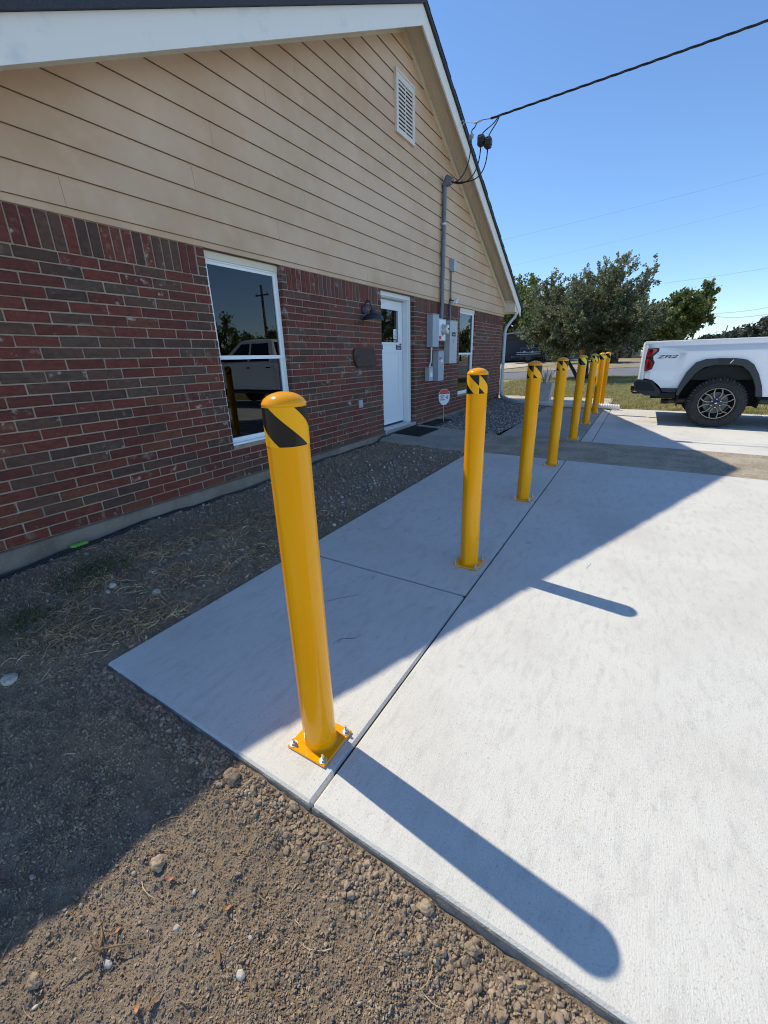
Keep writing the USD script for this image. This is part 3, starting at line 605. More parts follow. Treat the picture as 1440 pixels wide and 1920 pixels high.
# gable vent
vent = obj('gable_vent', prism(sbox(6.243, 4.195, 6.79, 4.872).difference(sbox(6.268, 4.22, 6.765, 4.847)), XW - .005, XW + .050, onwall), 'vent_beige', house)
obj('vent_frame', prism(sbox(6.267, 4.219, 6.766, 4.848).difference(sbox(6.315, 4.262, 6.735, 4.775)), XW, XW + .042, onwall), 'vent_beige', vent)
obj('vent_back', bx((XW - .003, 6.27, 4.222), (XW + .0265, 6.764, 4.845)), 'dark_gap', vent)
for q_ in range(11):
    zc = 4.275 + q_ * .0455
    obj('slat', bx((XW + .029, 6.312, zc + .012), (XW + .036, 6.738, zc + .034)), 'vent_beige', vent)
obj('vent_bar', bx((XW + .030, 6.520, 4.262), (XW + .038, 6.534, 4.775)), 'vent_beige', vent)

def frame_ring(y0, y1, z0, z1, t, x0, x1, tb=None, tt=None):
    return prism(sbox(y0, z0, y1, z1).difference(sbox(y0 + t, z0 + (tb or t), y1 - t, z1 - (tt or t))), x0, x1, onwall)
def window(W, rec, label):
    y0, y1, z0, z1 = W[0] + .006, W[1] - .006, W[2] + .002, W[3] - .003; x = XW - rec; mid = z0 + .48 * (z1 - z0)
    fr = obj('window', frame_ring(y0, y1, z0, z1, .030, x - .055, x + .004, .032, .075), 'white_vinyl', house, label=label)
    obj('head_board', cbox((x + .004, y0, z1 - .062), (x + .016, y1, z1), .002), 'trim_cream', fr)
    obj('lower_sash', frame_ring(y0 + .028, y1 - .028, z0 + .030, mid + .022, .030, x - .050, x - .018), 'white_vinyl', fr)
    obj('upper_sash', frame_ring(y0 + .028, y1 - .028, mid - .010, z1 - .073, .028, x - .034, x - .006, .036), 'white_vinyl', fr)
    obj('lower_pane', bx((x - .038, y0 + .055, z0 + .058), (x - .033, y1 - .055, mid - .006)), 'pane', fr)
    obj('upper_pane', bx((x - .024, y0 + .053, mid + .024), (x - .019, y1 - .053, z1 - .099)), 'pane', fr)
    obj('sill', cbox((x - .03, y0 - .004, z0 - .004), (XW - .012, y1 + .004, z0 + .022), .003), 'white_vinyl', fr)
window(W1, .060, 'window nearest the camera, between two brick panels'); window(W2, .035, 'window right of the electric boxes')

# door: frame, leaf with a small window, plates, threshold
x = XW - .105; y0, y1, z0, z1 = DR[0] + .006, DR[1] - .006, DR[2] + .002, DR[3] - .003
df = obj('door_frame', frame_ring(y0, y1, z0 - .0005, z1, .052, x - .03, x + .032, .001, .060), 'white_paint', house)
obj('door_stop', frame_ring(y0 + .036, y1 - .036, z0, z1 - .045, .026, x - .16, x + .006, .001, .026), 'white_paint', df)
ly0, ly1, lz0, lz1 = y0 + .068, y1 - .068, z0 + .045, z1 - .078; xl_ = XW - .195
gy0, gy1, gz0, gz1 = ly0 + .16, ly1 - .16, lz1 - .62, lz1 - .14
leafp = sbox(ly0, lz0, ly1, lz1).difference(sbox(gy0, gz0, gy1, gz1))
door = obj('door', prism(leafp, xl_ - .044, xl_, onwall), 'door_paint', house, label='white door with a small window and dark plates')
obj('glazing_frame', frame_ring(gy0 - .035, gy1 + .035, gz0 - .035, gz1 + .035, .035, xl_ - .01, xl_ + .012), 'door_paint', door)
obj('pane', bx((xl_ - .024, gy0, gz0), (xl_ - .019, gy1, gz1)), 'pane', door)
def rpanel(a, b, c, d, nm='raised_panel'):
    obj(nm, frame_ring(a, b, c, d, .022, xl_ - .004, xl_ + .007), 'door_paint', door); obj(nm, cbox((xl_ - .004, a + .05, c + .05), (xl_ + .006, b - .05, d - .05), .004), 'door_paint', door)
rpanel(ly0 + .13, ly1 - .13, lz0 + .30, gz0 - .14)
obj('knob', lathe([(0, .062), (.022, .058), (.029, .045), (.022, .03), (.011, .024), (.011, .004), (.03, .003), (.03, 0)], 16, (xl_, ly0 + .065, lz0 + .92), (1, 0, 0)), 'brass', door)
obj('kick_gap', bx((xl_ - .04, ly0, lz0 - .018), (xl_ - .006, ly1, lz0 - .001)), 'dark_gap', door)
obj('edge_gap', bx((xl_ - .04, ly1 + .0005, lz0), (xl_ - .002, ly1 + .007, lz1)), 'dark_gap', door)
obj('threshold', cbox((x - .15, y0 + .003, z0 - .10), (XW + .035, y1 - .003, z0 + .020), .006), 'galvanised', df)
ns = obj('notice', bx((xl_ - .017, gy1 - .115, gz0 + .055), (xl_ - .0155, gy1 - .012, gz0 + .205)), 'white_label', door)
obj('notice_print', prism(Polygon([(gy1 - .075, gz0 + .07), (gy1 - .045, gz0 + .07), (gy1 - .05, gz0 + .10), (gy1 - .056, gz0 + .13), (gy1 - .05, gz0 + .185), (gy1 - .066, gz0 + .185), (gy1 - .066, gz0 + .13), (gy1 - .07, gz0 + .1)]), xl_ - .0154, xl_ - .0145, onwall), 'navy_label', ns)
n2 = obj('notice', bx((xl_ - .017, gy1 - .118, gz0 + .004), (xl_ - .0155, gy1 - .006, gz0 + .053)), 'navy_label', door)
for a in (.014, .030): obj('notice_print', bx((xl_ - .0154, gy1 - .11, gz0 + a), (xl_ - .0147, gy1 - .045, gz0 + a + .009)), 'white_label', n2)
for a, b, w in ((ly1 - .225, gz0 - .115, .185), (ly0 + .03, gz0 - .115, .24)):
    pl = obj('door_plate', cbox((xl_ - .001, a, b), (xl_ + .003, a + w, b + .098), .001), 'navy_label', door)
    rr = random.Random(int(b * 1000)); 
    for zz in (b + .058, b + .018):
        yy = a + .03
        while yy < a + w - .05:                                      # two rows of small worn letters
            ww = rr.uniform(.012, .02); obj('plate_print', bx((xl_ + .0031, yy, zz), (xl_ + .0036, yy + ww, zz + .018)), 'box_grey_light', pl); yy += ww + .006
# ------------------------------------------------------------------ things on and beside the wall
t = thing('wall_lamp', 'dark barn lamp on a curved arm above the wooden plaque', 'lamp', (XW, 5.30, 1.93))
obj('back_plate', lathe([(0, .028), (.035, .028), (.058, .020), (.062, 0), (0, 0)], 24, (XW, 5.30, 1.93), (1, 0, 0)), 'lamp_metal', t, smooth=30)
arc = [(XW + .03 + .045 * (1 - math.cos(a)) , 5.30, 1.96 + .075 * math.sin(a)) for a in np.linspace(0, math.pi * .9, 14)]
obj('arm', tube(arc + [(XW + .15, 5.30, 1.90)], .0085, 10), 'lamp_metal', t, smooth=True)
sh = obj('lamp_shade', lathe([(.022, .135), (.040, .13), (.046, .09), (.085, .080), (.128, .050), (.145, 0), (.1435, 0), (.125, .047), (.084, .076), (.04, .084), (.02, .084)], 32, (XW + .155, 5.30, 1.785), (0, 0, 1)), 'lamp_metal', t, smooth=40)
obj('shade_lining', lathe([(.03, .083), (.083, .074), (.123, .045), (.142, .001)], 32, (XW + .155, 5.30, 1.7845), (0, 0, 1)), 'lamp_inside', sh, smooth=40)
obj('bulb', lathe([(0, -.005), (.018, .003), (.026, .02), (.022, .04), (.013, .055), (.013, .065)], 16, (XW + .155, 5.30, 1.79), (0, 0, 1)), 'white_label', t, smooth=True)
t = thing('wall_plaque', 'dark wooden plaque with curved ends on the bricks below the wall lamp', 'plaque', (XW, 5.27, 1.18))
pc = Polygon([(4.99, 1.43), (5.555, 1.43), (5.53, 1.36), (5.56, 1.27), (5.52, 1.19), (5.06, 1.185), (5.0, 1.25), (4.985, 1.34)])
obj('board', prism(pc.buffer(-.055).buffer(.055), XW + .004, XW + .026, onwall), 'wood_dark', t)
obj('raised_arch', prism(Polygon([(5.03, 1.20), (5.52, 1.20), (5.545, 1.28), (5.50, 1.335), (5.42, 1.35), (5.36, 1.335), (5.2, 1.335), (5.12, 1.35), (5.04, 1.32), (5.01, 1.26)]), XW + .026, XW + .034, onwall), 'wood_dark', t)
obj('wire_hanger', tube([(XW + .012, 5.10, 1.43), (XW + .006, 5.27, 1.60), (XW + .012, 5.44, 1.43)], .0015, 5), 'wire', t)
t = thing('outlet_cover', 'small grey outlet cover low on the bricks left of the door', 'outlet', (XW, 5.11, .64))
obj('cover', cbox((XW + .001, 5.06, .635), (XW + .022, 5.16, .745), .005), 'box_grey', t)
for a in (5.077, 5.103, 5.129): obj('flap', cbox((XW + .022, a, .655), (XW + .028, a + .018, .725), .003), 'box_grey_light', t)

def cabinet(name, label, y0, y1, z0, z1, d, m, lid=.012):
    t = thing(name, label, 'electric box', (XW, (y0 + y1) / 2, z0))
    obj('case', cbox((XW + .004, y0, z0), (XW + d, y1, z1), .004), m, t)
    dr = obj('cover', cbox((XW + d + .0005, y0 - .004, z0 + .004), (XW + d + .010, y1 + .004, z1 - .002), .003), m, t)
    obj('rain_lip', cbox((XW + .006, y0 - .006, z1 + .0005), (XW + d + .018, y1 + .006, z1 + .008), .002), m, t)
    return t, dr, XW + d + .0102
t, c, f = cabinet('disconnect_cabinet', 'tall grey electric cabinet, leftmost of the boxes right of the door', 7.32, 7.585, 1.46, 2.0, .115, 'box_grey')
t, c, f = cabinet('meter_cabinet', 'pale grey cabinet behind the round electric meter', 7.61, 7.925, 1.575, 1.935, .10, 'white_label')
obj('warning_label', bx((f, 7.63, 1.595), (f + .001, 7.73, 1.655)), 'red_label', c); obj('paper_label', bx((f, 7.80, 1.60), (f + .001, 7.89, 1.66)), 'white_paint', c)
t = thing('electric_meter', 'round glass electric meter on the pale cabinet', 'electric meter', (f, 7.80, 1.76))
obj('ring', lathe([(0, .02), (.095, .02), (.10, .012), (.10, 0), (0, 0)], 28, (f + .001, 7.80, 1.765), (1, 0, 0)), 'galvanised', t, smooth=30)
obj('glass_dome', lathe([(0, .115), (.055, .112), (.078, .10), (.085, .07), (.086, .021)], 28, (f + .001, 7.80, 1.765), (1, 0, 0)), 'meter_glass', t, smooth=30)
obj('display', cbox((f + .1165, 7.765, 1.755), (f + .119, 7.835, 1.785), .001), 'navy_label', t)
t, c, f = cabinet('breaker_panel', 'long light grey breaker panel left of the far window', 8.115, 8.49, 1.162, 1.94, .115, 'box_grey_light')
obj('black_plate', cbox((f, 8.21, 1.66), (f + .002, 8.40, 1.735), .0005), 'black_plastic', c); obj('plate_print', bx((f + .0021, 8.26, 1.69), (f + .0026, 8.35, 1.702)), 'box_grey_light', c)
obj('warning_label', bx((f, 8.26, 1.535), (f + .001, 8.34, 1.61)), 'pink_label', c); obj('latch', cbox((f, 8.29, 1.185), (f + .012, 8.33, 1.205), .002), 'galvanised', c)
t, c, f = cabinet('switch_cabinet', 'narrow grey switch box with red labels below the meter', 7.585, 7.835, .862, 1.395, .115, 'box_grey')
obj('warning_label', bx((f, 7.62, 1.24), (f + .001, 7.69, 1.285)), 'red_label', c); obj('warning_label', bx((f, 7.71, 1.255), (f + .001, 7.75, 1.285)), 'red_label', c); obj('paper_label', bx((f, 7.71, 1.19), (f + .001, 7.78, 1.245)), 'white_label', c)
obj('switch_arm', tube([(f + .004, 7.76, 1.06), (f + .03, 7.76, 1.06), (f + .03, 7.76, 1.15)], .008, 8), 'galvanised', t)
t, c, f = cabinet('small_junction_box', 'smallest grey box with a yellow label, lowest left of the electric boxes', 7.25, 7.42, .878, 1.12, .08, 'box_grey')
obj('yellow_label', bx((f, 7.30, 1.03), (f + .001, 7.39, 1.055)), 'yellow_label', c); obj('paper_label', bx((f, 7.30, .95), (f + .001, 7.40, 1.025)), 'white_label', c)
t = thing('flexible_conduit', 'pale flexible conduit between the tall cabinet and the small box', 'conduit', (XW, 7.40, 1.12))
obj('pipe', tube([(XW + .05, 7.43, 1.46), (XW + .05, 7.43, 1.40), (XW + .05, 7.42, 1.22), (XW + .045, 7.37, 1.15), (XW + .045, 7.36, 1.122)], .014, 10), 'pvc_white', t, smooth=True)
for zz, yy in ((1.445, 7.43), (1.135, 7.365)): obj('fitting', cyl((XW + .048, yy, zz - .012), (XW + .048, yy, zz + .012), .02, n=12), 'galvanised', t)
t = thing('service_mast', 'thick grey conduit mast with a hooded weatherhead up the gable wall', 'conduit', (XW, 7.87, 1.94))
mx, my = XW + .062, 7.875
obj('pipe', tube([(mx, my - .06, 1.936), (mx, my - .03, 2.2), (mx, my, 4.02)], .0365, 16), 'conduit', t, smooth=40)
for zz in (2.55, 3.45): obj('strap', join([cyl((mx, my - .012, zz - .014), (mx, my - .012, zz + .014), .040, n=16), cbox((XW + .012, my - .09, zz - .013), (XW + .018, my + .07, zz + .013), .002)]), 'galvanised', t)
obj('coupling', cyl((mx, my - .02, 2.96), (mx, my - .02, 3.05), .041, n=16), 'conduit', t)
hd = trimesh.convex.convex_hull(np.vstack([lathe([(.045, 0), (.05, .02), (.0, .03)], 16, (mx, my, 3.99))[0], lathe([(.06, 0), (.062, .03), (0, .05)], 16, (mx + .05, my, 4.085), (.8, 0, .5))[0], lathe([(.05, 0), (.05, .02), (0, .02)], 16, (mx + .12, my, 4.045), (.9, 0, -.4))[0]]))
wh = obj('weatherhead', hd, 'conduit', t, smooth=40)
obj('wire_plate', lathe([(0, .012), (.044, .010), (.048, 0)], 16, (mx + .122, my, 4.04), (.9, 0, -.43)), 'black_plastic', wh)
t = thing('thin_conduit', 'thin conduit with a small grey box on top, right of the mast', 'conduit', (XW, 8.31, 1.94))
obj('pipe', tube([(XW + .04, 8.30, 1.948), (XW + .04, 8.305, 2.79)], .0155, 12), 'conduit', t, smooth=40)
obj('top_box', cbox((XW + .012, 8.27, 2.79), (XW + .10, 8.40, 2.985), .004), 'box_grey', t); obj('box_cover', cbox((XW + .1005, 8.275, 2.795), (XW + .106, 8.395, 2.98), .002), 'box_grey_light', t)
t = thing('security_camera', 'small white camera bracketed to the thin conduit', 'camera', (XW + .05, 8.31, 2.30))
obj('bracket', join([cyl((XW + .04, 8.305, 2.29), (XW + .04, 8.305, 2.33), .022, n=12), cyl((XW + .05, 8.31, 2.31), (XW + .10, 8.33, 2.285), .010, n=10)]), 'black_plastic', t)
obj('body', trimesh.convex.convex_hull(np.vstack([cbox((XW + .085, 8.32, 2.245), (XW + .155, 8.37, 2.295), .006)[0], cbox((XW + .10, 8.34, 2.26), (XW + .165, 8.385, 2.325), .006)[0]])), 'white_vinyl', t); obj('lens', lathe([(0, .006), (.018, .004), (.02, 0)], 14, (XW + .163, 8.365, 2.285), (1, .3, -.1)), 'black_plastic', t)
t = thing('camera_cable', 'thin cable running down beside the thin conduit', 'cable', (XW, 8.26, 1.95))
obj('run', tube([(XW + .03, 8.28, 2.30), (XW + .02, 8.262, 2.24), (XW + .012, 8.262, 1.95)], .004, 6), 'wire', t)

# overhead service drop, splices, drip loops
A = np.array([-2.655, 7.90, 4.785])
tw = thing('service_drop_cable', 'twisted black overhead cable coming in from upper right', 'cable', (-2.19, 7.9, 4.73))
n = 420; s = np.linspace(0, 1, n); p0 = np.array([-2.19, 7.90, 4.733]); p1 = np.array([21.5, 10.2, 7.0])
line = p0 + (p1 - p0) * s[:, None]; line[:, 2] -= .14 * 4 * s * (1 - s)
for k in range(3):
    ph = s * 24 * 2 * math.pi / .55 + k * 2 * math.pi / 3; off = .0092 * np.column_stack([0 * s, np.cos(ph), np.sin(ph)])
    obj('strand', tube(line + off, .0074, 6), 'wire', tw, smooth=True)
t = thing('wedge_clamp', 'pale metal clamp and hook tying the overhead cable to the gable trim', 'clamp', tuple(A))
obj('hook', tube([A + [-.03, 0, .03], A + [.02, 0, .03], A + [.03, 0, 0], A + [.0, 0, -.03], A + [-.03, 0, -.03]], .005, 8), 'galvanised', t); 
obj('bail_wire', tube([A + [.03, 0, 0], A + [.21, 0, -.045]], .003, 6), 'galvanised', t)
obj('clamp_body', tube([A + [.20, 0, -.045], A + [.26, 0, -.042], A + [.345, 0, -.036]], [.012, .017, .010], 8), 'box_grey_light', t)
obj('messenger', tube([A + [.33, 0, -.037], p0 + [.0, 0, 0], p0 + [.25, .02, .02]], .005, 6), 'wire', t)
WHD = np.array([mx + .135, my, 4.03])
jn = line[2]
def bez(a, b, c, d, n=16): s = np.linspace(0, 1, n)[:, None]; return (1 - s) ** 3 * a + 3 * s * (1 - s) ** 2 * b + 3 * s * s * (1 - s) * c + s ** 3 * d
S = [np.array([-2.494, 7.9, 4.578]), np.array([-2.332, 7.9, 4.493]), np.array([-2.217, 7.9, 4.44])]
for k, (sp, st0) in enumerate(zip(S, (A + [.24, 0, -.045], jn, jn + [.02, 0, 0]))):
    t = thing('drip_loop_wire', ('thin black wire of the left loop from the weatherhead to the grey connector', 'thin black wire of the middle loop from the weatherhead to the overhead cable', 'thin black wire of the right and widest loop from the weatherhead')[k], 'wire', tuple(WHD))
    obj('loop', tube(bez(WHD + [0, (k - 1) * .02, 0], WHD + [.10 + .10 * k, .02, -.05 - .06 * (k == 1)], sp + [.0, 0, -.46 - .04 * k], sp + [0, 0, -.05], 26), .0095, 8), 'wire', t, smooth=True)
    obj('tail', tube(bez(sp + [0, 0, .05], sp + [0, 0, .12], st0 + [-.03, 0, -.10], st0, 12), .0085, 8), 'wire', t, smooth=True)
    t = thing('splice_connector', ('small grey round connector, leftmost on the loop wires', 'black block connector in the middle of the loop wires', 'black block connector, rightmost on the loop wires')[k], 'connector', tuple(sp))
    if k == 0: obj('body', trimesh.convex.convex_hull(np.vstack([lathe([(.028, -.03), (.034, 0), (.028, .03)], 12, sp, (.6, -.5, .2))[0], [sp + [0, 0, .055], sp - [0, 0, .05]]])), 'transformer', t, smooth=30)
    else:
        obj('body', join([trimesh.convex.convex_hull(cbox(sp - [.050, .050, .075], sp + [.050, .050, .070], .014)[0]), cbox(sp - [.040, .060, .05], sp + [.062, .03, .040], .010)]), 'black_plastic', t)
        obj('end_cap', cyl(sp + [0, 0, .05], sp + [0, 0, .068], .018, n=10), 'black_plastic', t)

# yard sign, mat, hose, downspout and drain
sx_, sy_ = -2.70, 7.50; gz = g1(sx_, sy_)
t = thing('yard_sign', 'small eight sided white and red security sign on a stake by the wall', 'sign', (sx_, sy_, gz))
oc = Polygon([(-.055, .52), (.055, .52), (.115, .46), (.12, .37), (.10, .30), (.045, .24), (-.045, .24), (-.10, .30), (-.12, .37), (-.115, .46)])
ca, sa = math.cos(-.62), math.sin(-.62)
yo = lambda u, v, d: (sx_ + d * ca - u * sa, sy_ + u * ca + d * sa, gz + .12 + v)
bd = obj('board', prism(oc, -.004, .004, yo), 'white_label', t)
obj('red_head', prism(oc.buffer(-.006).intersection(sbox(-.2, .435, .2, .6)), .0042, .0052, yo), 'red_label', bd)
for a, b, c in ((-.085, .005, .395), (-.08, -.015, .36), (-.085, .01, .325)): obj('print_line', prism(sbox(a, c, b, c + .016), .0042, .005, yo), 'navy_label', bd)
obj('print_mark', prism(Polygon([(.02, .375), (.05, .385), (.075, .41), (.09, .405), (.06, .37), (.085, .345), (.07, .34), (.045, .365)]), .0042, .005, yo), 'navy_label', bd)
obj('stake', tube([(sx_ - .008, sy_, gz - .05), (sx_ - .008, sy_, gz + .62)], .006, 8), 'galvanised', t)
t = thing('meter_pit_lid', 'dark low plastic tray at the foot of the yard sign', 'tray', (-2.78, 7.35, .05))
obj('tray', prism(sbox(7.05, -2.95, 7.78, -2.68).buffer(.03), g1(-2.8, 7.4) + .0, g1(-2.8, 7.4) + .05, lambda u, v, d: (v, u, d)), 'black_rubber', t)
t = thing('door_mat', 'black ribbed mat on the landing in front of the white door', 'mat', (-2.68, 6.35, .12))
v, f = cbox((-2.93, 5.98, 0), (-2.46, 6.72, .013), .004); v = v.copy(); v[:, 2] += land(v[:, 0], v[:, 1]) + .003; obj('mat', (v, f), 'mat_black', t)
for k in range(16):
    a = 6.01 + k * .0435; v, f = cbox((-2.91, a, .012), (-2.48, a + .024, .018), .002); v = v.copy(); v[:, 2] += land(v[:, 0], v[:, 1]) + .003; obj('rib', (v, f), 'mat_black', t)
hp = []
rh = random.Random(8)
for y in np.arange(.30, 5.7, .16): hp.append((XW + .060 + .018 * math.sin(y * 2.3) + rh.uniform(-.008, .008), y, 0))
hp += [(XW + .09, 5.74, 0), (XW + .05, 5.9, 0), (XW + .045, 6.4, 0), (XW + .05, 6.9, 0)]
hp = np.array(hp); hz = np.where(hp[:, 1] < 5.56, soil_z(hp[:, 0], hp[:, 1]), land(hp[:, 0], hp[:, 1])) + .011; hp[:, 2] = hz
t = thing('garden_hose', 'thin black hose lying along the foot of the brick wall', 'hose', (XW + .06, 2.0, .04)); obj('run', tube(hp, .0105, 10), 'hose', t, smooth=True)
hp2 = hp[:14].copy(); hp2[:, 0] += .034 + .012 * np.sin(np.arange(14)); hp2[:, 2] = soil_z(hp2[:, 0], hp2[:, 1]) + .010; obj('run', tube(hp2, .0095, 10), 'hose', t, smooth=True)
gy = 1.235; gp = np.array([XW + .062, gy, float(soil_z(np.array([XW + .062]), np.array([gy]))[0]) + .014])
t = thing('hose_connector', 'bright lime green hose connector on the black hose by the wall', 'connector', tuple(gp)); dv = np.array([.05, 1, -.02])
obj('sleeve', tube([gp + dv * a for a in (-.055, -.036, -.024, .024, .036, .055)], [.014, .019, .016, .016, .019, .014], 12), 'lime', t)
for a in (-.033, -.011, .011, .030): obj('grip_ring', tube([gp + dv * a, gp + dv * (a + .008)], .0205, 12), 'lime', t)
# downspout on the house corner, drain pipe across the walk
t = thing('downspout', 'grey green downspout down the far house corner', 'downspout', (XW, 12.2, .1))
dx = XW + .045
dp = [(XF - .06, 12.36, 2.34), (XF - .07, 12.33, 2.25), (XF - .17, 12.27, 2.12), (XW + .06, 12.19, 1.98), (XW + .04, 12.185, 1.86), (XW + .04, 12.185, .28), (XW + .06, 12.16, .19)]
obj('pipe', tube(dp, .042, 4), 'downspout_paint', t)
obj('outlet_elbow', tube([(XF - .06, 12.37, 2.38), (XF - .06, 12.36, 2.30)], .05, 8), 'trim_cream', t)
obj('strap', cbox((XW - .02, 12.13, 1.05), (XW + .084, 12.24, 1.09), .003), 'downspout_paint', t)
t = thing('drain_pipe', 'white drain pipe lying across the walk behind the bollards, ribbed at its end', 'pipe', (-1.4, 10.8, .12))
wp_ = [(XW + .06, 12.16, .23), (XW + .12, 12.02, .15), (-2.6, 11.55, .145), (-2.2, 11.22, .14), (-1.75, 10.98, .14), (-1.1, 10.86, .135), (-.62, 10.84, .135)]
wp_ = [(a, b, g1(a, b) + (.062 if k > 1 else c - .05)) for k, (a, b, c) in enumerate(wp_)]
obj('pipe', tube(wp_, .055, 16), 'pvc_white', t, smooth=40)
L = 30; rp = [(-.62 + .72 * k / L, 10.84 + .06 * (k / L) ** 2, 0) for k in range(L + 1)]; rp = [(a, b, g1(a, b) + .062 - .012 * sstep(-.2, .1, a)) for a, b, _ in rp]
obj('ribbed_end', tube(rp, [.060 if k % 2 else .051 for k in range(L + 1)], 16), 'white_vinyl', t, smooth=20)
t = thing('rock', 'pale rock under the foot of the downspout', 'rock', (-2.86, 12.0, .08)); v, f = blob(5, 2, .5, .6); obj('lump', (v * .13 + [-2.80, 12.05, .12], f), 'white_stone', t, smooth=35)
# planter
px, py = -1.63, 11.45; gz = g1(px, py) + .008
t = thing('planter', 'pale tapered square planter behind the third bollard', 'planter', (px, py, gz))
def pot(w0, w1, z0, z1): return (np.array([[sx2 * w, sy2 * w, z] for w, z in ((w0, z0), (w1, z1)) for sx2, sy2 in ((-1, -1), (1, -1), (1, 1), (-1, 1))]) / [1, 1, 1] + [px, py, gz], np.array([[0, 1, 5], [0, 5, 4], [1, 2, 6], [1, 6, 5], [2, 3, 7], [2, 7, 6], [3, 0, 4], [3, 4, 7], [0, 3, 2], [0, 2, 1]]))
obj('pot', pot(.125, .175, 0, .50), 'planter', t)
obj('rim', join([bx((px - .18, py - .18, gz + .47), (px + .18, py - .155, gz + .505)), bx((px - .18, py + .155, gz + .47), (px + .18, py + .18, gz + .505)), bx((px - .18, py - .155, gz + .47), (px - .155, py + .155, gz + .505)), bx((px + .155, py - .155, gz + .47), (px + .18, py + .155, gz + .505))]), 'planter', t)
obj('soil_fill', bx((px - .155, py - .155, gz + .40), (px + .155, py + .155, gz + .46)), 'soil_dark', t)
t2 = thing('potted_plant', 'dry spiky plant with upright pale blades in the planter', 'plant', (px, py, gz + .46))
rp_ = random.Random(12)
for k in range(20):
    a = rp_.uniform(0, 6.28); tl = rp_.uniform(.1, .5); h = rp_.uniform(.32, .58); b0 = np.array([px + .06 * math.cos(a), py + .06 * math.sin(a), gz + .46]); dr_ = np.array([math.cos(a), math.sin(a), 0])
    pts = [b0 + dr_ * tl * h * s_ ** 1.6 + [0, 0, h * s_ * (1 - .15 * s_)] for s_ in np.linspace(0, 1, 6)]; sd_ = np.array([-math.sin(a), math.cos(a), 0])
    V = np.array([p + sg * sd_ * w for p, w in zip(pts, (.014, .020, .018, .014, .009, .001)) for sg in (-1, 1)]); V[1::2] += [0, 0, .004]
    obj('blade', (V, np.array([[2 * i, 2 * i + 2, 2 * i + 3, 2 * i + 1] for i in range(5)])), 'dry_blade', t2, piece=12)
# gravel bed by the wall
gp_ = Polygon([(-2.96, 7.02), (-1.50, 6.87), (-1.43, 8.4), (-1.43, 10.7), (-2.2, 11.0), (-2.95, 11.9)])
obj('gravel_bed', poly_sheet(gp_, .25, lambda x, y: G(x, y) - .012 + .03 * (meshkit.fbm(np.stack([x, y, 0 * x], -1) * 4, 2, 3) - .5)), 'soil_dark', kind='structure')
P = rng.uniform([-2.96, 6.85], [-1.4, 11.95], (26000, 2)); inside = np.array([gp_.contains(Point(a)) for a in P]); P = P[inside]; s = rng.uniform(.009, .024, len(P))
instancer('loose_gravel', [blob(k + 30, 1, .3, .65) for k in range(4)], ['gravel'] * 4, np.column_stack([P, G(P[:, 0], P[:, 1]) + rng.uniform(-.012, .022, len(P))]), rquats(len(P), rng), s, rng.integers(0, 4, len(P)))
# ------------------------------------------------------------------ bollards
def bollard(y, seam, label, tape='yellow_tape', xo=0.0, pale=False):
    x = XB + xo; gz = g1(x, y) + .001; H = 1.18; r = .0575
    t = thing('bollard', label, 'bollard', (x, y, gz), 'yellow bollards along the walk')
    o = (x, y, gz)
    obj('post', lathe([(r + .006, .0095), (r + .003, .012), (r, .016), (r, H)], 48, o), 'yellow', t, smooth=30)
    obj('cap', lathe([(r - .004, H - .004), (r + .0010, H - .002), (r + .0012, H + .000), (r + .0006, H + .003), (r * .90, H + .0125), (r * .72, H + .0205), (r * .5, H + .026), (r * .25, H + .0295), (0, H + .0305)], 48, o), 'yellow', t, smooth=40)
    sp = .082
    pl = obj('base_plate', cbox((x - sp, y - sp, gz + .0008), (x + sp, y + sp, gz + .0095), .0018), 'yellow', t)
    for sx2 in (-1, 1):
        for sy2 in (-1, 1):
            bx_, by_ = x + sx2 * .066, y + sy2 * .066
            b = obj('anchor_bolt', cyl((bx_, by_, gz + .002), (bx_ + .001 * sx2, by_, gz + .038), .005, .0045, 10), 'galvanised', t, smooth=30)
            obj('nut', cyl((bx_, by_, gz + .0118), (bx_, by_, gz + .020), .0098, n=6), 'galvanised', b); obj('washer', cyl((bx_, by_, gz + .0096), (bx_, by_, gz + .0117), .0145, n=16), 'galvanised', b)
    zt, zb = H - .006, H - .106
    bd = obj('warning_band', lathe([(r + .0004, zb), (r + .0009, zb), (r + .0009, zt), (r + .0004, zt)], 48, o), tape, t, smooth=30)
    per, half = .150, .082; C = 2 * math.pi * r; s0 = 0.0                # slanting black stripes cut off at the seam
    s0 = -per * 2
    band = sbox(0, zb + .0005, C - .002, zt - .0005)
    while s0 < C + per:
        c = Polygon([(s0, zt), (s0 + half, zt), (s0 + half + .104, zb), (s0 + .104, zb)]).intersection(band)
        s0 += per
        if c.is_empty or c.area < 1e-5: continue
        m = poly_sheet(c, .0075, lambda a, b: 0 * a); V, F = m; an = seam + V[:, 0] / r
        obj('black_stripe', (np.column_stack([x + (r + .0014) * np.cos(an), y + (r + .0014) * np.sin(an), gz + V[:, 1]]), F), 'black_tape', bd, smooth=True)
    return t
BY = [.8278, 2.3655, 3.8182, 5.2235, 6.9513, 8.5523, 10.0779, 11.5327]
dC = lambda y: math.atan2(-y, EYE[0] - XB)                             # the side that faces the camera
M('yellow_lemon', (.80, .62, .02), .35, coat=.5, coat_rough=.1)
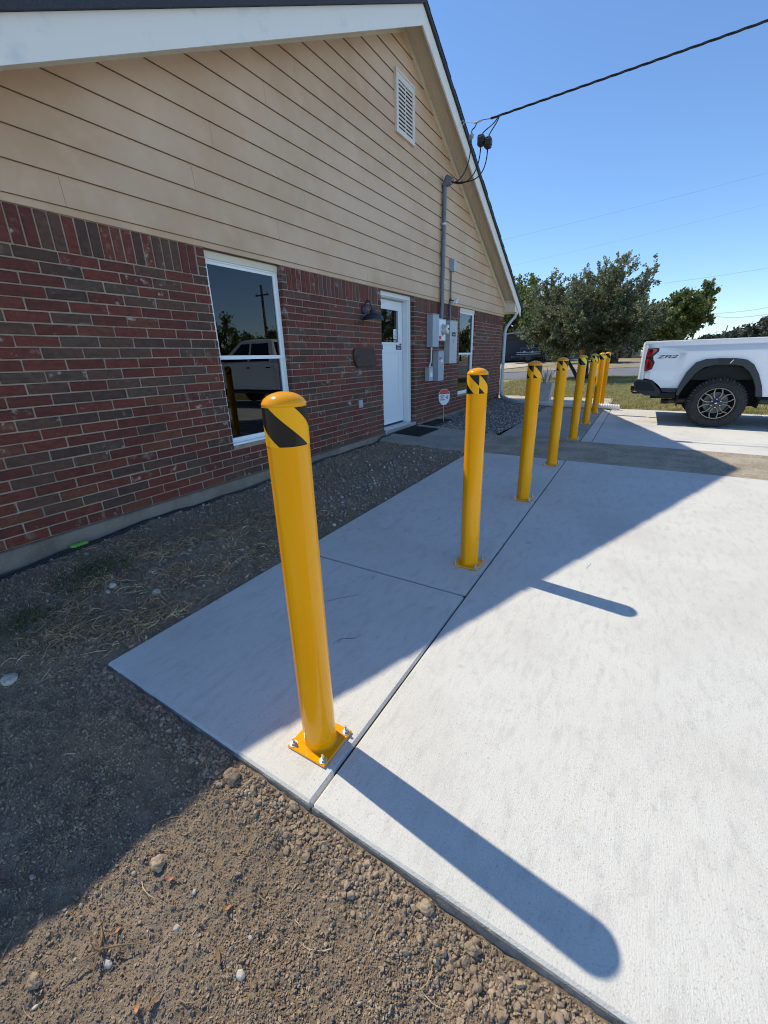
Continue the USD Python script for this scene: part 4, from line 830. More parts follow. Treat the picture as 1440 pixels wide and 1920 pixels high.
for k, (y, off, lb) in enumerate(zip(BY, (-2.2, .2, -.10, .05, -2.2, .2, 1.4, 2.3), (
    'yellow bollard nearest the camera, black band stripes, base in sunlight', 'second yellow bollard from the camera, before the gravel and far window', 'third yellow bollard from the camera, with the planter just behind it',
    'fourth yellow bollard, at the far end of the new concrete panels', 'fifth yellow bollard, where the dark ramp edge of the pad begins', 'sixth yellow bollard, halfway along the older concrete walk',
    'seventh yellow bollard, next to the ribbed end of the drain pipe', 'last yellow bollard, beyond the drain pipe and sunlit to its foot'))):
    bollard(y, dC(y) + off, lb, 'yellow_tape' if k < 4 else 'yellow_lemon')

# ------------------------------------------------------------------ pickup truck (rear end in view, cab and hood to the right)
TX, TY = 0.31, 9.0; TG = g1(1.6, 9.1) - .012
truck = thing('pickup_truck', 'white pickup truck with black wheel arch flares parked on the pad', 'pickup truck', (3.0, TY + .98, TG))
WC, WF, WR = 1.575, 5.165, .412; WZ = TG + WR - .012; TW = 1.96; YM = TY + TW / 2
fli = [(.985, .45), (1.045, .602), (1.092, .714), (1.192, .901), (1.302, 1.006), (1.449, 1.041), (1.697, 1.037), (1.799, 1.013), (1.902, .924), (1.975, .807), (2.024, .689), (2.054, .549), (2.06, .45)]
flo = [(.985, .60), (1.008, .729), (1.079, .932), (1.183, 1.083), (1.303, 1.133), (1.478, 1.144), (1.701, 1.138), (1.838, 1.113), (1.936, 1.04), (2.026, .894), (2.10, .719), (2.143, .545), (2.055, .545)]
DXF = WF - WC
def side_depth(x, z):
    """How far the skin bulges out (towards smaller y)."""
    x, z = np.asarray(x, float), np.asarray(z, float)
    up = np.interp(z, [.50, .66, 1.00, 1.237, 1.262, 1.335, 1.348, 1.36, 1.385, 1.42], [-.012, .000, .016, .040, .040, .018, .004, .004, .020, .020])
    rear = np.interp(z, [.5, .66, .80, .95, 1.10, 1.21, 1.27, 1.335, 1.348, 1.385, 1.42], [-.02, -.004, .012, .006, .012, .016, .010, .010, .004, .016, .016])
    diag = np.interp(z, [.66, .978, 1.245, 1.357], [.961, .992, 1.031, .66])
    w = np.clip((x - diag + .10) / .10, 0, 1)
    d = rear * (1 - w) + up * w
    d = d - .075 * np.clip((.56 - x) / .16, 0, 1.2) ** 2                       # rounds towards the tailgate
    d = d + np.where(x > 5.25, -.28 * np.clip((x - 5.25) / .72, 0, 1) ** 2, 0)   # and towards the nose
    d = np.where((x > 2.36) & (x < 4.45) & (z > .75) & (z < .80), d - .004, d)
    return d
def body_top(x): return np.where(x < 2.345, 1.418, np.interp(x, [2.35, 4.5, 5.15, 5.75, 5.97], [1.30, 1.285, 1.27, 1.20, 1.10]))
def body_low(x): return np.interp(x, [.43, .60, .70, .76, 1.0, 2.06, 2.15, 4.55, 4.65, 5.70, 5.97], [.84, .80, .72, .655, .60, .60, .54, .54, .60, .60, .62])
archR = Polygon(fli); archF = affinity.translate(archR, DXF, 0)
def skin(x0, x1, side):
    st = .0175; xs = np.linspace(x0, x1, int((x1 - x0) / st) + 2); nz = 52; V = []; X = np.repeat(xs[:, None], nz, 1)
    lo, hi = body_low(xs)[:, None], body_top(xs)[:, None]; T = np.linspace(0, 1, nz)[None]; Zm = lo + (hi - lo) * T
    Yd = side_depth(X, Zm); yy = (TY + .055 - Yd) if side < 0 else (TY + TW - .055 + Yd)
    V = np.stack([X, yy, Zm], -1).reshape(-1, 3); i, j = np.meshgrid(np.arange(len(xs) - 1), np.arange(nz - 1), indexing='ij'); i, j = i.ravel(), j.ravel()
    cx, cz = (X[i, j] + X[i + 1, j + 1]) / 2, (Zm[i, j] + Zm[i + 1, j + 1]) / 2
    import shapely
    ok = ~shapely.contains_xy(archR.buffer(.012), cx, cz) & ~shapely.contains_xy(archF.buffer(.012), cx, cz); i, j = i[ok], j[ok]
    q = np.stack([i * nz + j, (i + 1) * nz + j, (i + 1) * nz + j + 1, i * nz + j + 1], -1); q = q if side < 0 else q[:, ::-1]
    inner = V.copy(); inner[:, 1] += .03 * (1 if side < 0 else -1)
    return (np.vstack([V, inner]), np.vstack([q, q[:, ::-1] + len(V)]))
for sd2, nm in ((-1, 'n'), (1, 'f')):
    obj('bed_side', skin(.43, 2.335, sd2), 'truck_white', truck, smooth=28)
    obj('cab_side', skin(2.355, 4.55, sd2), 'truck_white', truck, smooth=28)
    obj('fender', skin(4.555, 5.95, sd2), 'truck_white', truck, smooth=28)
def off(z): return z + 0
yN = TY + .055
for y0, y1 in ((TY + .030, TY + .115), (TY + TW - .115, TY + TW - .030)):
    c = cbox((.395, y0, 1.392), (2.335, y1, 1.440), .016); obj('bed_rail', c, 'truck_white', truck, smooth=60)
    obj('rail_cap', cbox((.44, y0 + .016, 1.440), (2.33, y1 - .01, 1.447), .003), 'truck_black', truck)
tg = obj('tailgate', cbox((.375, TY + .145, .80), (.430, TY + TW - .145, 1.425), .018), 'truck_white', truck, smooth=60)
obj('handle', cbox((.366, YM - .14, 1.20), (.376, YM + .14, 1.29), .004), 'truck_black', tg)
for y0, y1 in ((TY + .075, TY + .145), (TY + TW - .145, TY + TW - .075)): obj('corner_post', cbox((.388, y0, .80), (.47, y1, 1.425), .018), 'truck_white', truck, smooth=60)
obj('bed_floor', join([bx((.43, TY + .12, .80), (2.33, TY + TW - .12, .84)), bx((2.29, TY + .10, .80), (2.33, TY + TW - .10, 1.41)), bx((.43, TY + .10, .80), (2.3, TY + .13, 1.39)), bx((.43, TY + TW - .13, .80), (2.3, TY + TW - .10, 1.39))]), 'under_black', truck)
# tail lamps wrap round the corner
tl = [(.444, 1.326), (.621, 1.328), (.623, 1.274), (.551, 1.198), (.560, 1.143), (.589, 1.095), (.565, .984), (.442, .937), (.428, 1.05), (.430, 1.177)]
r1 = [(.452, 1.318), (.590, 1.314), (.584, 1.272), (.505, 1.186), (.442, 1.185)]; r2 = [(.440, 1.150), (.500, 1.144), (.553, 1.095), (.545, .995), (.452, .953), (.440, 1.04)]
def onskin(poly, lift, side, th=.012):
    V, F = poly_sheet(Polygon(poly), .03, lambda a, b: 0 * a); d = side_depth(V[:, 0], V[:, 1]) + lift; y = TY + .055 - d if side < 0 else TY + TW - .055 + d
    W = np.column_stack([V[:, 0], y, V[:, 1]]); B = W.copy(); B[:, 1] += th * (1 if side < 0 else -1)
    m = trimesh.Trimesh(W, F, process=False); ed = m.edges[trimesh.grouping.group_rows(m.edges_sorted, require_count=1)]; n = len(W)
    mm = trimesh.Trimesh(np.vstack([W, B]), np.vstack([F, F[:, ::-1] + n, [[a, b, b + n] for a, b in ed], [[a, b + n, a + n] for a, b in ed]]), process=False); mm.fix_normals(); return (np.array(mm.vertices), np.array(mm.faces))
for side in (-1, 1):
    lp = obj('tail_lamp', onskin(tl, .006, side), 'truck_black', truck, smooth=30)
    obj('red_lens', onskin(r1, .010, side), 'tail_red', lp, smooth=30); obj('red_lens', onskin(r2, .010, side), 'tail_red', lp, smooth=30)
    obj('lens_core', onskin([(.462, 1.30), (.54, 1.298), (.50, 1.22), (.455, 1.20)], .0125, side), 'tail_deep', lp, smooth=30); obj('lens_core', onskin([(.458, 1.12), (.49, 1.118), (.525, 1.08), (.52, 1.02), (.465, .985)], .0125, side), 'tail_deep', lp, smooth=30)
    ys = lambda v: TY + v if side < 0 else TY + TW - v
    a, b = sorted((ys(.030), ys(.10)))
    obj('lower_trim', prism([(.745, .665), (.985, .665), (.995, .60), (.785, .60)], a, b, onside), 'truck_black', truck)
    for dx_, nm in ((0, 'rear'), (DXF, 'front')):
        ring = Polygon(flo).union(Polygon([(.985, .60), (1.045, .602), (1.055, .55), (.99, .55)])).difference(Polygon([(p, q) for p, q in fli]))
        ring = max(getattr(ring, 'geoms', [ring]), key=lambda g: g.area); ring = affinity.translate(ring, dx_, 0)
        a, b = sorted((ys(-.012), ys(.07)))
        fl = obj('wheel_arch_flare', prism(ring.buffer(-.006), a, b, onside), 'flare_black', truck)
        a2, b2 = sorted((ys(-.003), ys(.06))); obj('flare_edge', prism(ring.difference(ring.buffer(-.014)).buffer(.0), a2, b2, onside), 'flare_black', fl)
        if dx_ == 0:
            a3, b3 = sorted((ys(-.018), ys(-.0125))); obj('flare_plate', prism([(1.47, 1.122), (1.656, 1.118), (1.622, 1.062), (1.48, 1.068)], a3, b3, onside), 'truck_black', fl)
            obj('flare_slash', prism([(1.652, 1.116), (1.667, 1.114), (1.635, 1.060), (1.622, 1.062)], a3, b3, onside), 'chrome', fl)
        arc = [(WC + dx_ + .56 * math.cos(t_), .47 + .575 * math.sin(t_)) for t_ in np.linspace(-.2, math.pi + .2, 24)]
        a4, b4 = sorted((ys(.06), ys(.42)))
        pts = arc + [(WC + dx_ + (.545) * math.cos(t_), .47 + .56 * math.sin(t_)) for t_ in np.linspace(math.pi + .2, -.2, 24)]
        obj('wheel_well', join([prism(pts, a4, b4, onside), prism(Polygon(arc), *sorted((ys(.42), ys(.43))), onside)]), 'under_black', truck)
# badge on the bed side
for txt, xx, mt in (('ZR', .725, 'badge_dark'), ('2', .865, 'badge_red')):
    m = text_on(txt, .048, xx, 1.185, 0, onside, True, .003, -1, 2.3 if txt == 'ZR' else 2.6, .5); v = m[0].copy(); v[:, 1] = TY + .055 - side_depth(v[:, 0], v[:, 2]) - .0015 + v[:, 1]; obj('badge', (v, m[1]), mt, truck)
# rear bumper, hitch, exhaust, chassis
bp = Polygon([(.32, .776), (.382, .812), (.605, .788), (.667, .715), (.767, .598), (.72, .532), (.527, .540), (.351, .622)])
bm = obj('rear_bumper', prism(Polygon([(.335, .776), (.39, .800), (.52, .795), (.52, .56), (.36, .625)]), TY + .10, TY + TW - .10, onside), 'truck_black', truck)
for a, b in ((TY + .018, TY + .10), (TY + TW - .10, TY + TW - .018)): obj('bumper_corner', prism(bp.buffer(-.02).buffer(.02), a, b, onside), 'truck_black', bm)
for a, b in ((TY + .008, TY + .018), (TY + TW - .018, TY + TW - .008)): obj('corner_trim', prism(Polygon([(.345, .775), (.39, .795), (.59, .772), (.645, .70), (.69, .62), (.66, .60), (.36, .63)]).buffer(-.012), a, b, onside), 'under_black', bm)
obj('step_pad', cbox((.345, TY + .10, .800), (.52, TY + TW - .10, .812), .003), 'flare_black', bm)
obj('licence_plate', cbox((.350, YM - .155, .645), (.356, YM + .155, .785), .002), 'white_label', bm)
obj('bumper_valance', prism(Polygon([(.55, .56), (.98, .60), (.98, .50), (.70, .50)]), TY + .06, TY + TW - .06, onside), 'under_black', truck)
obj('hitch', cbox((.27, YM - .05, .56), (.60, YM + .05, .64), .006), 'under_black', truck)
obj('tow_hook', tube([(.45, TY + .34, .56), (.34, TY + .34, .555), (.30, TY + .34, .585), (.34, TY + .34, .61)], .016, 8), 'under_black', truck)
obj('exhaust_pipe', tube([(.80, TY + .24, TG + .40), (.95, TY + .25, TG + .405), (1.15, TY + .30, TG + .42), (1.6, TY + .36, TG + .60)], .042, 14), 'rust_pipe', truck, smooth=30)
obj('exhaust_tip', tube([(.795, TY + .24, TG + .40), (.90, TY + .247, TG + .403)], .047, 14), 'under_black', truck, smooth=30)
obj('chassis', join([bx((.62, TY + .43, .46), (5.7, TY + .53, .62)), bx((.62, TY + TW - .53, .46), (5.7, TY + TW - .43, .62)), bx((1.0, TY + .43, .62), (5.75, TY + TW - .43, .80)), cyl((WC, TY + .15, WZ), (WC, TY + TW - .15, WZ), .06, n=12), cyl((WF, TY + .15, WZ), (WF, TY + TW - .15, WZ), .05, n=12), bx((2.2, TY + .35, .40), (3.6, TY + .75, .58))]), 'under_black', truck)
for a, b in ((TY + .02, TY + .13), (TY + TW - .13, TY + TW - .02)):
    obj('side_step', cbox((2.12, a, TG + .40), (4.5, b, TG + .475), .012), 'truck_black', truck)
for a, b in ((TY + .09, TY + .16), (TY + TW - .16, TY + TW - .09)): obj('rocker', bx((2.1, a, .50), (4.6, b, .60)), 'under_black', truck)
# cab, glass, hood, nose
def roofline(y): return 0
yA, yB, yC, yD = TY + .075, TY + .24, TY + TW - .24, TY + TW - .075
CS = .26
cab = np.array([(2.10, yA, 1.29), (4.38, yA, 1.29), (3.55, yB, 1.885), (2.30, yB, 1.885), (2.10, yD, 1.29), (4.38, yD, 1.29), (3.55, yC, 1.885), (2.30, yC, 1.885), (2.9, yB + .08, 1.925), (2.9, yC - .08, 1.925), (3.35, yB + .08, 1.912), (3.35, yC - .08, 1.912), (2.45, yB + .08, 1.91), (2.45, yC - .08, 1.91)])
cab[:, 0] += CS
hull = trimesh.convex.convex_hull(cab); obj('cab', (np.array(hull.vertices), np.array(hull.faces)), 'truck_white', truck)
def onplane(P, n_off):
    P = np.array(P, float); n = np.cross(P[1] - P[0], P[2] - P[0]); n /= np.linalg.norm(n)
    if n @ (P.mean(0) - [3.0, YM, 1.4]) < 0: n = -n
    A_, B_ = P + n * n_off, P - n * .004; k = len(P); f = [[0, i, i + 1] for i in range(1, k - 1)] + [[k, k + i + 1, k + i] for i in range(1, k - 1)] + [[i, (i + 1) % k, (i + 1) % k + k] for i in range(k)] + [[i, (i + 1) % k + k, i + k] for i in range(k)]
    m = trimesh.Trimesh(np.vstack([A_, B_]), f, process=False); m.fix_normals(); return (np.array(m.vertices), np.array(m.faces))
for ya, yb in ((yA, yB), (yD, yC)):
    yz = lambda z: ya + (yb - ya) * (z - 1.29) / .595
    for nm, P in (('door_window', [(3.16, 1.32), (4.12, 1.32), (3.50, 1.80), (3.16, 1.80)]), ('door_window', [(2.30, 1.32), (3.08, 1.32), (3.08, 1.80), (2.42, 1.80)])):
        obj(nm, onplane([(a + CS, yz(b), b) for a, b in P], .004), 'car_glass', truck)
    obj('mirror', cbox((4.0 + CS, min(ya, ya + (-.22 if ya < YM else .22)), 1.32), (4.14 + CS, max(ya, ya + (-.22 if ya < YM else .22)), 1.50), .03), 'truck_black', truck)
    for xh in (3.02 + CS, 2.22 + CS): obj('door_handle', cbox((xh, (TY + .008) if ya < YM else TY + TW - .03, 1.13), (xh + .16, (TY + .03) if ya < YM else TY + TW - .008, 1.165), .006), 'truck_black', truck)
xs_ = lambda z: CS + 4.38 - .83 * (z - 1.29) / .595
obj('windscreen', onplane([(xs_(1.33), yA + .10, 1.33), (xs_(1.33), yD - .10, 1.33), (xs_(1.84), yC - .05, 1.84), (xs_(1.84), yB + .05, 1.84)], .004), 'car_glass', truck)
xr_ = lambda z: CS + 2.10 + .20 * (z - 1.29) / .595
obj('rear_window', onplane([(xr_(1.36), yA + .16, 1.36), (xr_(1.36), yD - .16, 1.36), (xr_(1.82), yC - .06, 1.82), (xr_(1.82), yB + .06, 1.82)], .004), 'car_glass', truck)
hd = trimesh.convex.convex_hull(np.array([CS, 0, 0]) + np.array([(4.30, TY + .10, 1.285), (4.30, TY + TW - .10, 1.285), (5.50, TY + .30, 1.20), (5.50, TY + TW - .30, 1.20), (5.68, TY + .45, 1.06), (5.68, TY + TW - .45, 1.06), (4.30, TY + .16, 1.10), (4.30, TY + TW - .16, 1.10), (4.5, TY + .25, 1.325), (4.5, TY + TW - .25, 1.325), (5.35, TY + .42, 1.26), (5.35, TY + TW - .42, 1.26)]))
obj('hood', (np.array(hd.vertices), np.array(hd.faces)), 'truck_white', truck)
gr = obj('grille', cbox((5.56 + CS, TY + .30, .72), (5.73 + CS, TY + TW - .30, 1.08), .03), 'truck_black', truck)
for q_ in range(4): obj('grille_bar', cbox((5.731 + CS, TY + .45, .77 + q_ * .075), (5.742 + CS, TY + TW - .45, .80 + q_ * .075), .004), 'badge_dark', gr)
obj('front_bumper', cbox((5.30 + CS, TY + .18, .50), (5.74 + CS, TY + TW - .18, .72), .05), 'truck_black', truck)
for a, b in ((TY + .16, TY + .46), (TY + TW - .46, TY + TW - .16)): obj('headlight', cbox((5.48 + CS, a, .94), (5.70 + CS, b, 1.06), .02), 'meter_glass', truck)
# wheels
def wheel(xc, side):
    yo_ = TY + .012 if side < 0 else TY + TW - .012; s = 1 if side < 0 else -1; o = (xc, yo_, WZ); ax = (0, s, 0)
    w = f'{truck}'
    w = numbered(f'{truck}/wheel'); UsdGeom.Xform.Define(stage, w); LOC[w] = LOC[truck]
    R = WR
    ty = obj('tyre', lathe([(.252, .02), (.27, .006), (.30, .0), (.345, .004), (.378, .016), (.398, .030), (.404, .05), (.404, .235), (.398, .255), (.378, .27), (.30, .285), (.252, .265)], 72, o, ax), 'tyre', w, smooth=40)
    tr = []
    nl = 52
    for k in range(nl):                                              # tread blocks and side lugs
        a = 2 * math.pi * k / nl
        def blk(a0, a1, r0, r1, d0, d1, sk=0.0):
            P = [(r_ * math.cos(aa + sk * (dd - d0)), dd, r_ * math.sin(aa + sk * (dd - d0))) for r_ in (r0, r1) for aa in (a0, a1) for dd in (d0, d1)]
            P = np.array([(xc + p[0], yo_ + s * p[1], WZ + p[2]) for p in P]); return trimesh.convex.convex_hull(P)
        da = 2 * math.pi / nl
        tr.append(blk(a, a + da * (.66 if k % 2 else .55), .396, R, .026, .085, .25)); tr.append(blk(a + da * .35, a + da * .95, .398, R, .095, .140, -.4)); tr.append(blk(a + da * .1, a + da * .72, .398, R, .150, .195, .4)); tr.append(blk(a + da * .2, a + da * .85, .396, R, .205, .262, -.25))
        tr.append(blk(a + da * .02, a + da * (.62 if k % 2 else .4), .368 if k % 2 else .380, .402, .010, .03))
    obj('tread', join(tr), 'tyre', ty, kind='stuff')
    # raised rings of lettering-like ribs on the sidewall
    obj('sidewall_rib', join([lathe([(.288, -.0005), (.290, -.003), (.294, -.003), (.296, -.0005)], 60, o, ax), lathe([(.330, .001), (.332, -.002), (.336, -.001), (.338, .003)], 60, o, ax)]), 'tyre', ty)
    rim = obj('rim', lathe([(.252, .018), (.245, .006), (.236, .008), (.232, .03), (.222, .06), (.215, .17), (.235, .26)], 60, o, ax), 'rim_dark', w, smooth=35)
    obj('rim_lip', lathe([(.2525, .018), (.250, .002), (.240, .001), (.235, .010), (.240, .014)], 60, o, ax), 'rim_face', rim, smooth=35)
    obj('brake_disc', lathe([(0, .13), (.175, .13), (.175, .15), (0, .15)], 36, o, ax), 'steel', rim)
    obj('rim_back', lathe([(0, .20), (.216, .20)], 36, o, ax), 'under_black', rim)
    P3 = lambda r_, a_, d_: (xc + r_ * math.cos(a_), yo_ + s * d_, WZ + r_ * math.sin(a_))
    for k in range(6):
        a = math.pi / 2 + k * math.pi / 3 + math.pi / 6
        sp_ = []
        for sg in (-1, 1):
            seq = [(.075, sg * .24, .040), (.135, sg * .16, .030), (.182, sg * .20, .020), (.236, sg * .33, .012)]
            for (ra, aa, da), (rb_, ab, db) in zip(seq, seq[1:]):
                w0, w1 = .0085, .0075
                c0, c1 = np.array(P3(ra, a + aa, da)), np.array(P3(rb_, a + ab, db)); t_ = (c1 - c0) / np.linalg.norm(c1 - c0); nn = np.array([0, s, 0.]); sdv = np.cross(t_, nn); sdv /= np.linalg.norm(sdv)
                sp_.append(trimesh.convex.convex_hull(np.array([c + g * sdv * ww + nn * dd for c, ww in ((c0 - t_ * .004, w0), (c1 + t_ * .004, w1)) for g, dd, ww in ((-1, .0, ww * .8), (1, .0, ww * .8), (-1.1, .035, ww * 1.1), (1.1, .035, ww * 1.1))])))
        obj('spoke', join(sp_), 'rim_face', rim)
        obj('pocket', trimesh.convex.convex_hull(np.array([P3(.08, a - .3, .05), P3(.08, a + .3, .05), P3(.15, a - .18, .045), P3(.15, a + .18, .045), P3(.08, a, .09), P3(.15, a, .09)])), 'rim_dark', rim)
        obj('lug_nut', lathe([(0, -.006), (.009, -.004), (.0115, .0), (.0115, .03)], 8, P3(.068, a + math.pi / 6, .028), ax), 'chrome', rim)
    hub = obj('hub', lathe([(0, .018), (.03, .018), (.036, .024), (.05, .032), (.088, .038), (.092, .07)], 36, o, ax), 'rim_dark', rim, smooth=35)
    obj('hub_emblem', prism([(xc - .022, WZ + .003), (xc - .006, WZ + .006), (xc - .004, WZ + .010), (xc + .008, WZ + .010), (xc + .008, WZ + .005), (xc + .024, WZ - .003), (xc + .006, WZ - .006), (xc + .004, WZ - .010), (xc - .008, WZ - .010), (xc - .008, WZ - .005)], yo_ + s * .0155, yo_ + s * .018, onside), 'chrome', rim)
for xc in (WC, WF):
    for side in (-1, 1): wheel(xc, side)
# ------------------------------------------------------------------ trees
def leaf_quads(P, dirs, size, rs, aspect=.5):
    """Leaves as single quads at P, facing about, longer along dirs."""
    n = len(P); d = dirs + rs.normal(0, .55, (n, 3)); d /= np.linalg.norm(d, axis=1, keepdims=True) + 1e-9; w = np.cross(d, rs.normal(size=(n, 3))); w /= np.linalg.norm(w, axis=1, keepdims=True) + 1e-9
    s = size * rs.uniform(.6, 1.35, n)[:, None]; a, b = d * s, w * s * aspect
    V = np.stack([P - b * .3, P + a * .5 - b, P + a, P + a * .5 + b], 1).reshape(-1, 3); q = np.arange(n * 4).reshape(-1, 4); return (V, q)
def limb(p, d, L, r0, r1, rs, bend=.25, k=6):
    pts = [np.array(p, float)]; d = np.array(d, float) / np.linalg.norm(d)
    for _ in range(k): d = d + rs.normal(0, bend / k ** .5, 3); d /= np.linalg.norm(d); pts.append(pts[-1] + d * L / k)
    return np.array(pts), np.linspace(r0, r1, k + 1), d
def spray_tree(name, label, base, H, W, zc, stems, tips, twigs, leaves, size, lm, seed, group=None, up=.5, crown_low=.12, shape=None, trunk_r=.10):
    """Several stems that fork into limbs; the limb ends carry sprays of leafy twigs."""
    rs = np.random.default_rng(seed); base = np.array(base, float); t = thing(name, label, 'tree', tuple(base), group)
    wood = []; ends = []
    for s_ in range(stems):
        a = 2 * math.pi * s_ / stems + rs.uniform(-.4, .4); d = np.array([.34 * math.cos(a), .34 * math.sin(a), 1.0]) if stems > 1 else np.array([rs.normal(0, .05), rs.normal(0, .05), 1])
        pts, rr, dd = limb(base + np.array([math.cos(a), math.sin(a), 0]) * .05 * stems - [0, 0, .1], d, H * .34, trunk_r, trunk_r * .62, rs, .18); wood.append(tube(pts, rr, 8)); ends.append((pts[-1], dd))
    C = base + [0, 0, zc]; T = []
    for k in range(tips):                                            # targets inside the crown
        while True:
            u = rs.uniform(-1, 1, 3)
            if .25 < np.linalg.norm(u) <= 1 and (shape is None or shape(u)): break
        T.append(C + u * [W / 2, W / 2, (H - zc) if u[2] > 0 else (zc - H * crown_low)])
    LP, LD = [], []
    for q_ in T:
        e = min(ends, key=lambda e_: np.linalg.norm(e_[0] - q_)); a = e[0]; mid = (a + q_) / 2 + rs.normal(0, .06 * W, 3) + [0, 0, .05 * H]
        s = np.linspace(0, 1, 7)[:, None]; pts = (1 - s) ** 2 * a + 2 * s * (1 - s) * mid + s * s * q_; wood.append(tube(pts, np.linspace(trunk_r * .42, trunk_r * .07, 7), 5))
        out = q_ - C; out /= np.linalg.norm(out) + 1e-9
        for _ in range(twigs):
            st = pts[rs.integers(3, 7)]; d = out * .8 + rs.normal(0, .6, 3) + [0, 0, up]; d /= np.linalg.norm(d); L = rs.uniform(.45, 1.15) * W * .115
            tp, tr_, _ = limb(st, d, L, trunk_r * .06, trunk_r * .02, rs, .35, 4); 
            if rs.uniform() < .35: wood.append(tube(tp, tr_, 3, False))
            m = leaves; ss = rs.uniform(0, 1, m) ** .8 * 4; i0 = np.minimum(ss.astype(int), 3); f = (ss - i0)[:, None]; LP.append(tp[i0] * (1 - f) + tp[i0 + 1] * f + rs.normal(0, size * .5, (m, 3))); LD.append(np.repeat(d[None], m, 0))
    obj('trunk', join(wood), 'bark', t, smooth=True)
    obj('crown', leaf_quads(np.vstack(LP), np.vstack(LD), size, rs), lm, t, kind='stuff', piece=4)
    return t
P_tree = (-1.92, 21.5); gz = g1(*P_tree) - .02
spray_tree('yard_tree', 'dark multi stemmed tree with wispy upright twigs on the lawn before the street', (*P_tree, gz), 4.9, 5.8, 2.3, 4, 160, 17, 54, .062, 'leaf_near', 5, up=.55, crown_low=.24, trunk_r=.085, shape=lambda u: u[2] < .75 + .3 * u[0] and (u[0] > -.8 or u[2] < -.1))
def at(az, d): a = math.radians(az); return (EYE[0] + d * math.sin(a), d * math.cos(a))
def far_tree(az, d, H, W, label, seed, zc=.55, tips=60, lm='leaf_far', size=.22, low=.2, shape=None, group='big trees beyond the street', tr=.22, up=.3, tw=12, lv=30):
    x, y = at(az, d); return spray_tree('background_tree', label, (x, y, g1(x, y) - .05), H, W, zc * H, 1, tips, tw, lv, size, lm, seed, None, up, low, shape, tr)
far_tree(-13.6, 56, 8.6, 10.0, 'broad green tree rising behind the dark garage roof', 7, tips=80)
far_tree(-9.0, 64, 8.6, 11, 'dark green tree mostly hidden behind the yard tree', 8)
far_tree(-4.6, 60, 7.0, 9, 'dark tree low behind the right side of the yard tree', 9)
far_tree(1.3, 52, 7.3, 6.6, 'wind swept green tree leaning right beside the utility pole', 10, tips=95, shape=lambda u: u[2] < .45 + .55 * u[0], low=.2, zc=.5)
far_tree(-1.9, 55, 5.6, 7, 'lower dark tree joining the yard tree and the wind swept tree', 12, zc=.5)
for az, d, H, W, lb, sd3 in ((5.0, 120, 3.0, 5, 'low grey green far tree just right of the wind swept tree', 21), (6.3, 125, 3.7, 6, 'far tree in the low row over the truck bed', 22), (7.9, 110, 4.3, 6.5, 'taller far tree in the row right of the leaning poles', 23), (9.5, 95, 4.7, 7, 'far tree at the right edge of the photo', 24), (11.6, 90, 5.0, 8, 'far tree beyond the right edge, seen in glass', 25)):
    far_tree(az, d, H, W, lb, sd3, tips=46, lm='leaf_hedge', size=.5, low=.05, zc=.45, tw=10, lv=14)
# trees on the right that the windows mirror
for az, d, H, W, lb, sd3 in ((25, 55, 9.5, 11, 'large tree out to the right, mirrored in the small door window', 34), (38, 44, 4.6, 8, 'tree out to the right, mirrored left in the near window', 31), (44, 46, 5.2, 9, 'bushy tree out to the right, mirrored by the near window', 32), (16.1, 78, 6.0, 6.0, 'tree beyond the right edge, mirrored in the far window', 33)):
    far_tree(az, d, H, W, lb, sd3, tips=44, low=.1, zc=.5, tw=10, lv=14)
# dry brush and green shrub beyond the street, dark hedge under the trees
def shrub(name, label, az, d, H, W, n, size, lm, seed, zoff=0):
    rs = np.random.default_rng(seed); x, y = at(az, d); gz = g1(x, y); t = thing(name, label, 'shrub', (x, y, gz)); st = []; LP = []; LD = []
    for k in range(26):
        a = rs.uniform(0, 6.28); e = np.array([math.cos(a) * W / 2 * rs.uniform(.3, 1), math.sin(a) * W / 2 * rs.uniform(.3, 1), H * rs.uniform(.4, 1)]); s = np.linspace(0, 1, 5)[:, None]; pts = np.array([x, y, gz - .05]) + e * s * [1, 1, 1] + np.array([0, 0, .15 * H]) * np.sin(s * 3.1); st.append(tube(pts, np.linspace(.02, .005, 5), 4))
        m = n // 26; i = rs.uniform(.2, 1, m)[:, None]; LP.append(np.array([x, y, gz]) + e * i + rs.normal(0, .13 * W / 2, (m, 3)) * [1, 1, .7]); LD.append(np.repeat(e[None] / np.linalg.norm(e), m, 0))
    LPv = np.vstack(LP); LPv[:, 2] = np.maximum(LPv[:, 2], gz + .02)
    obj('stems', join(st), 'bark', t); obj('foliage', leaf_quads(LPv, np.vstack(LD), size, rs, .35), lm, t, kind='stuff', piece=4)
shrub('dry_brush', 'heap of bare brown brush on the dry verge across the street', -4.2, 40, 1.35, 3.4, 2600, .30, 'brush', 41)
shrub('green_shrub', 'pale green shrub across the street, left of the yard tree trunks', -9.0, 39, 2.0, 2.6, 2200, .16, 'leaf_far', 42)
shrub('dark_shrub', 'dark shrub beside the pale stone end of the garage', -10.7, 44, 2.6, 3.4, 2600, .2, 'leaf_near', 43)
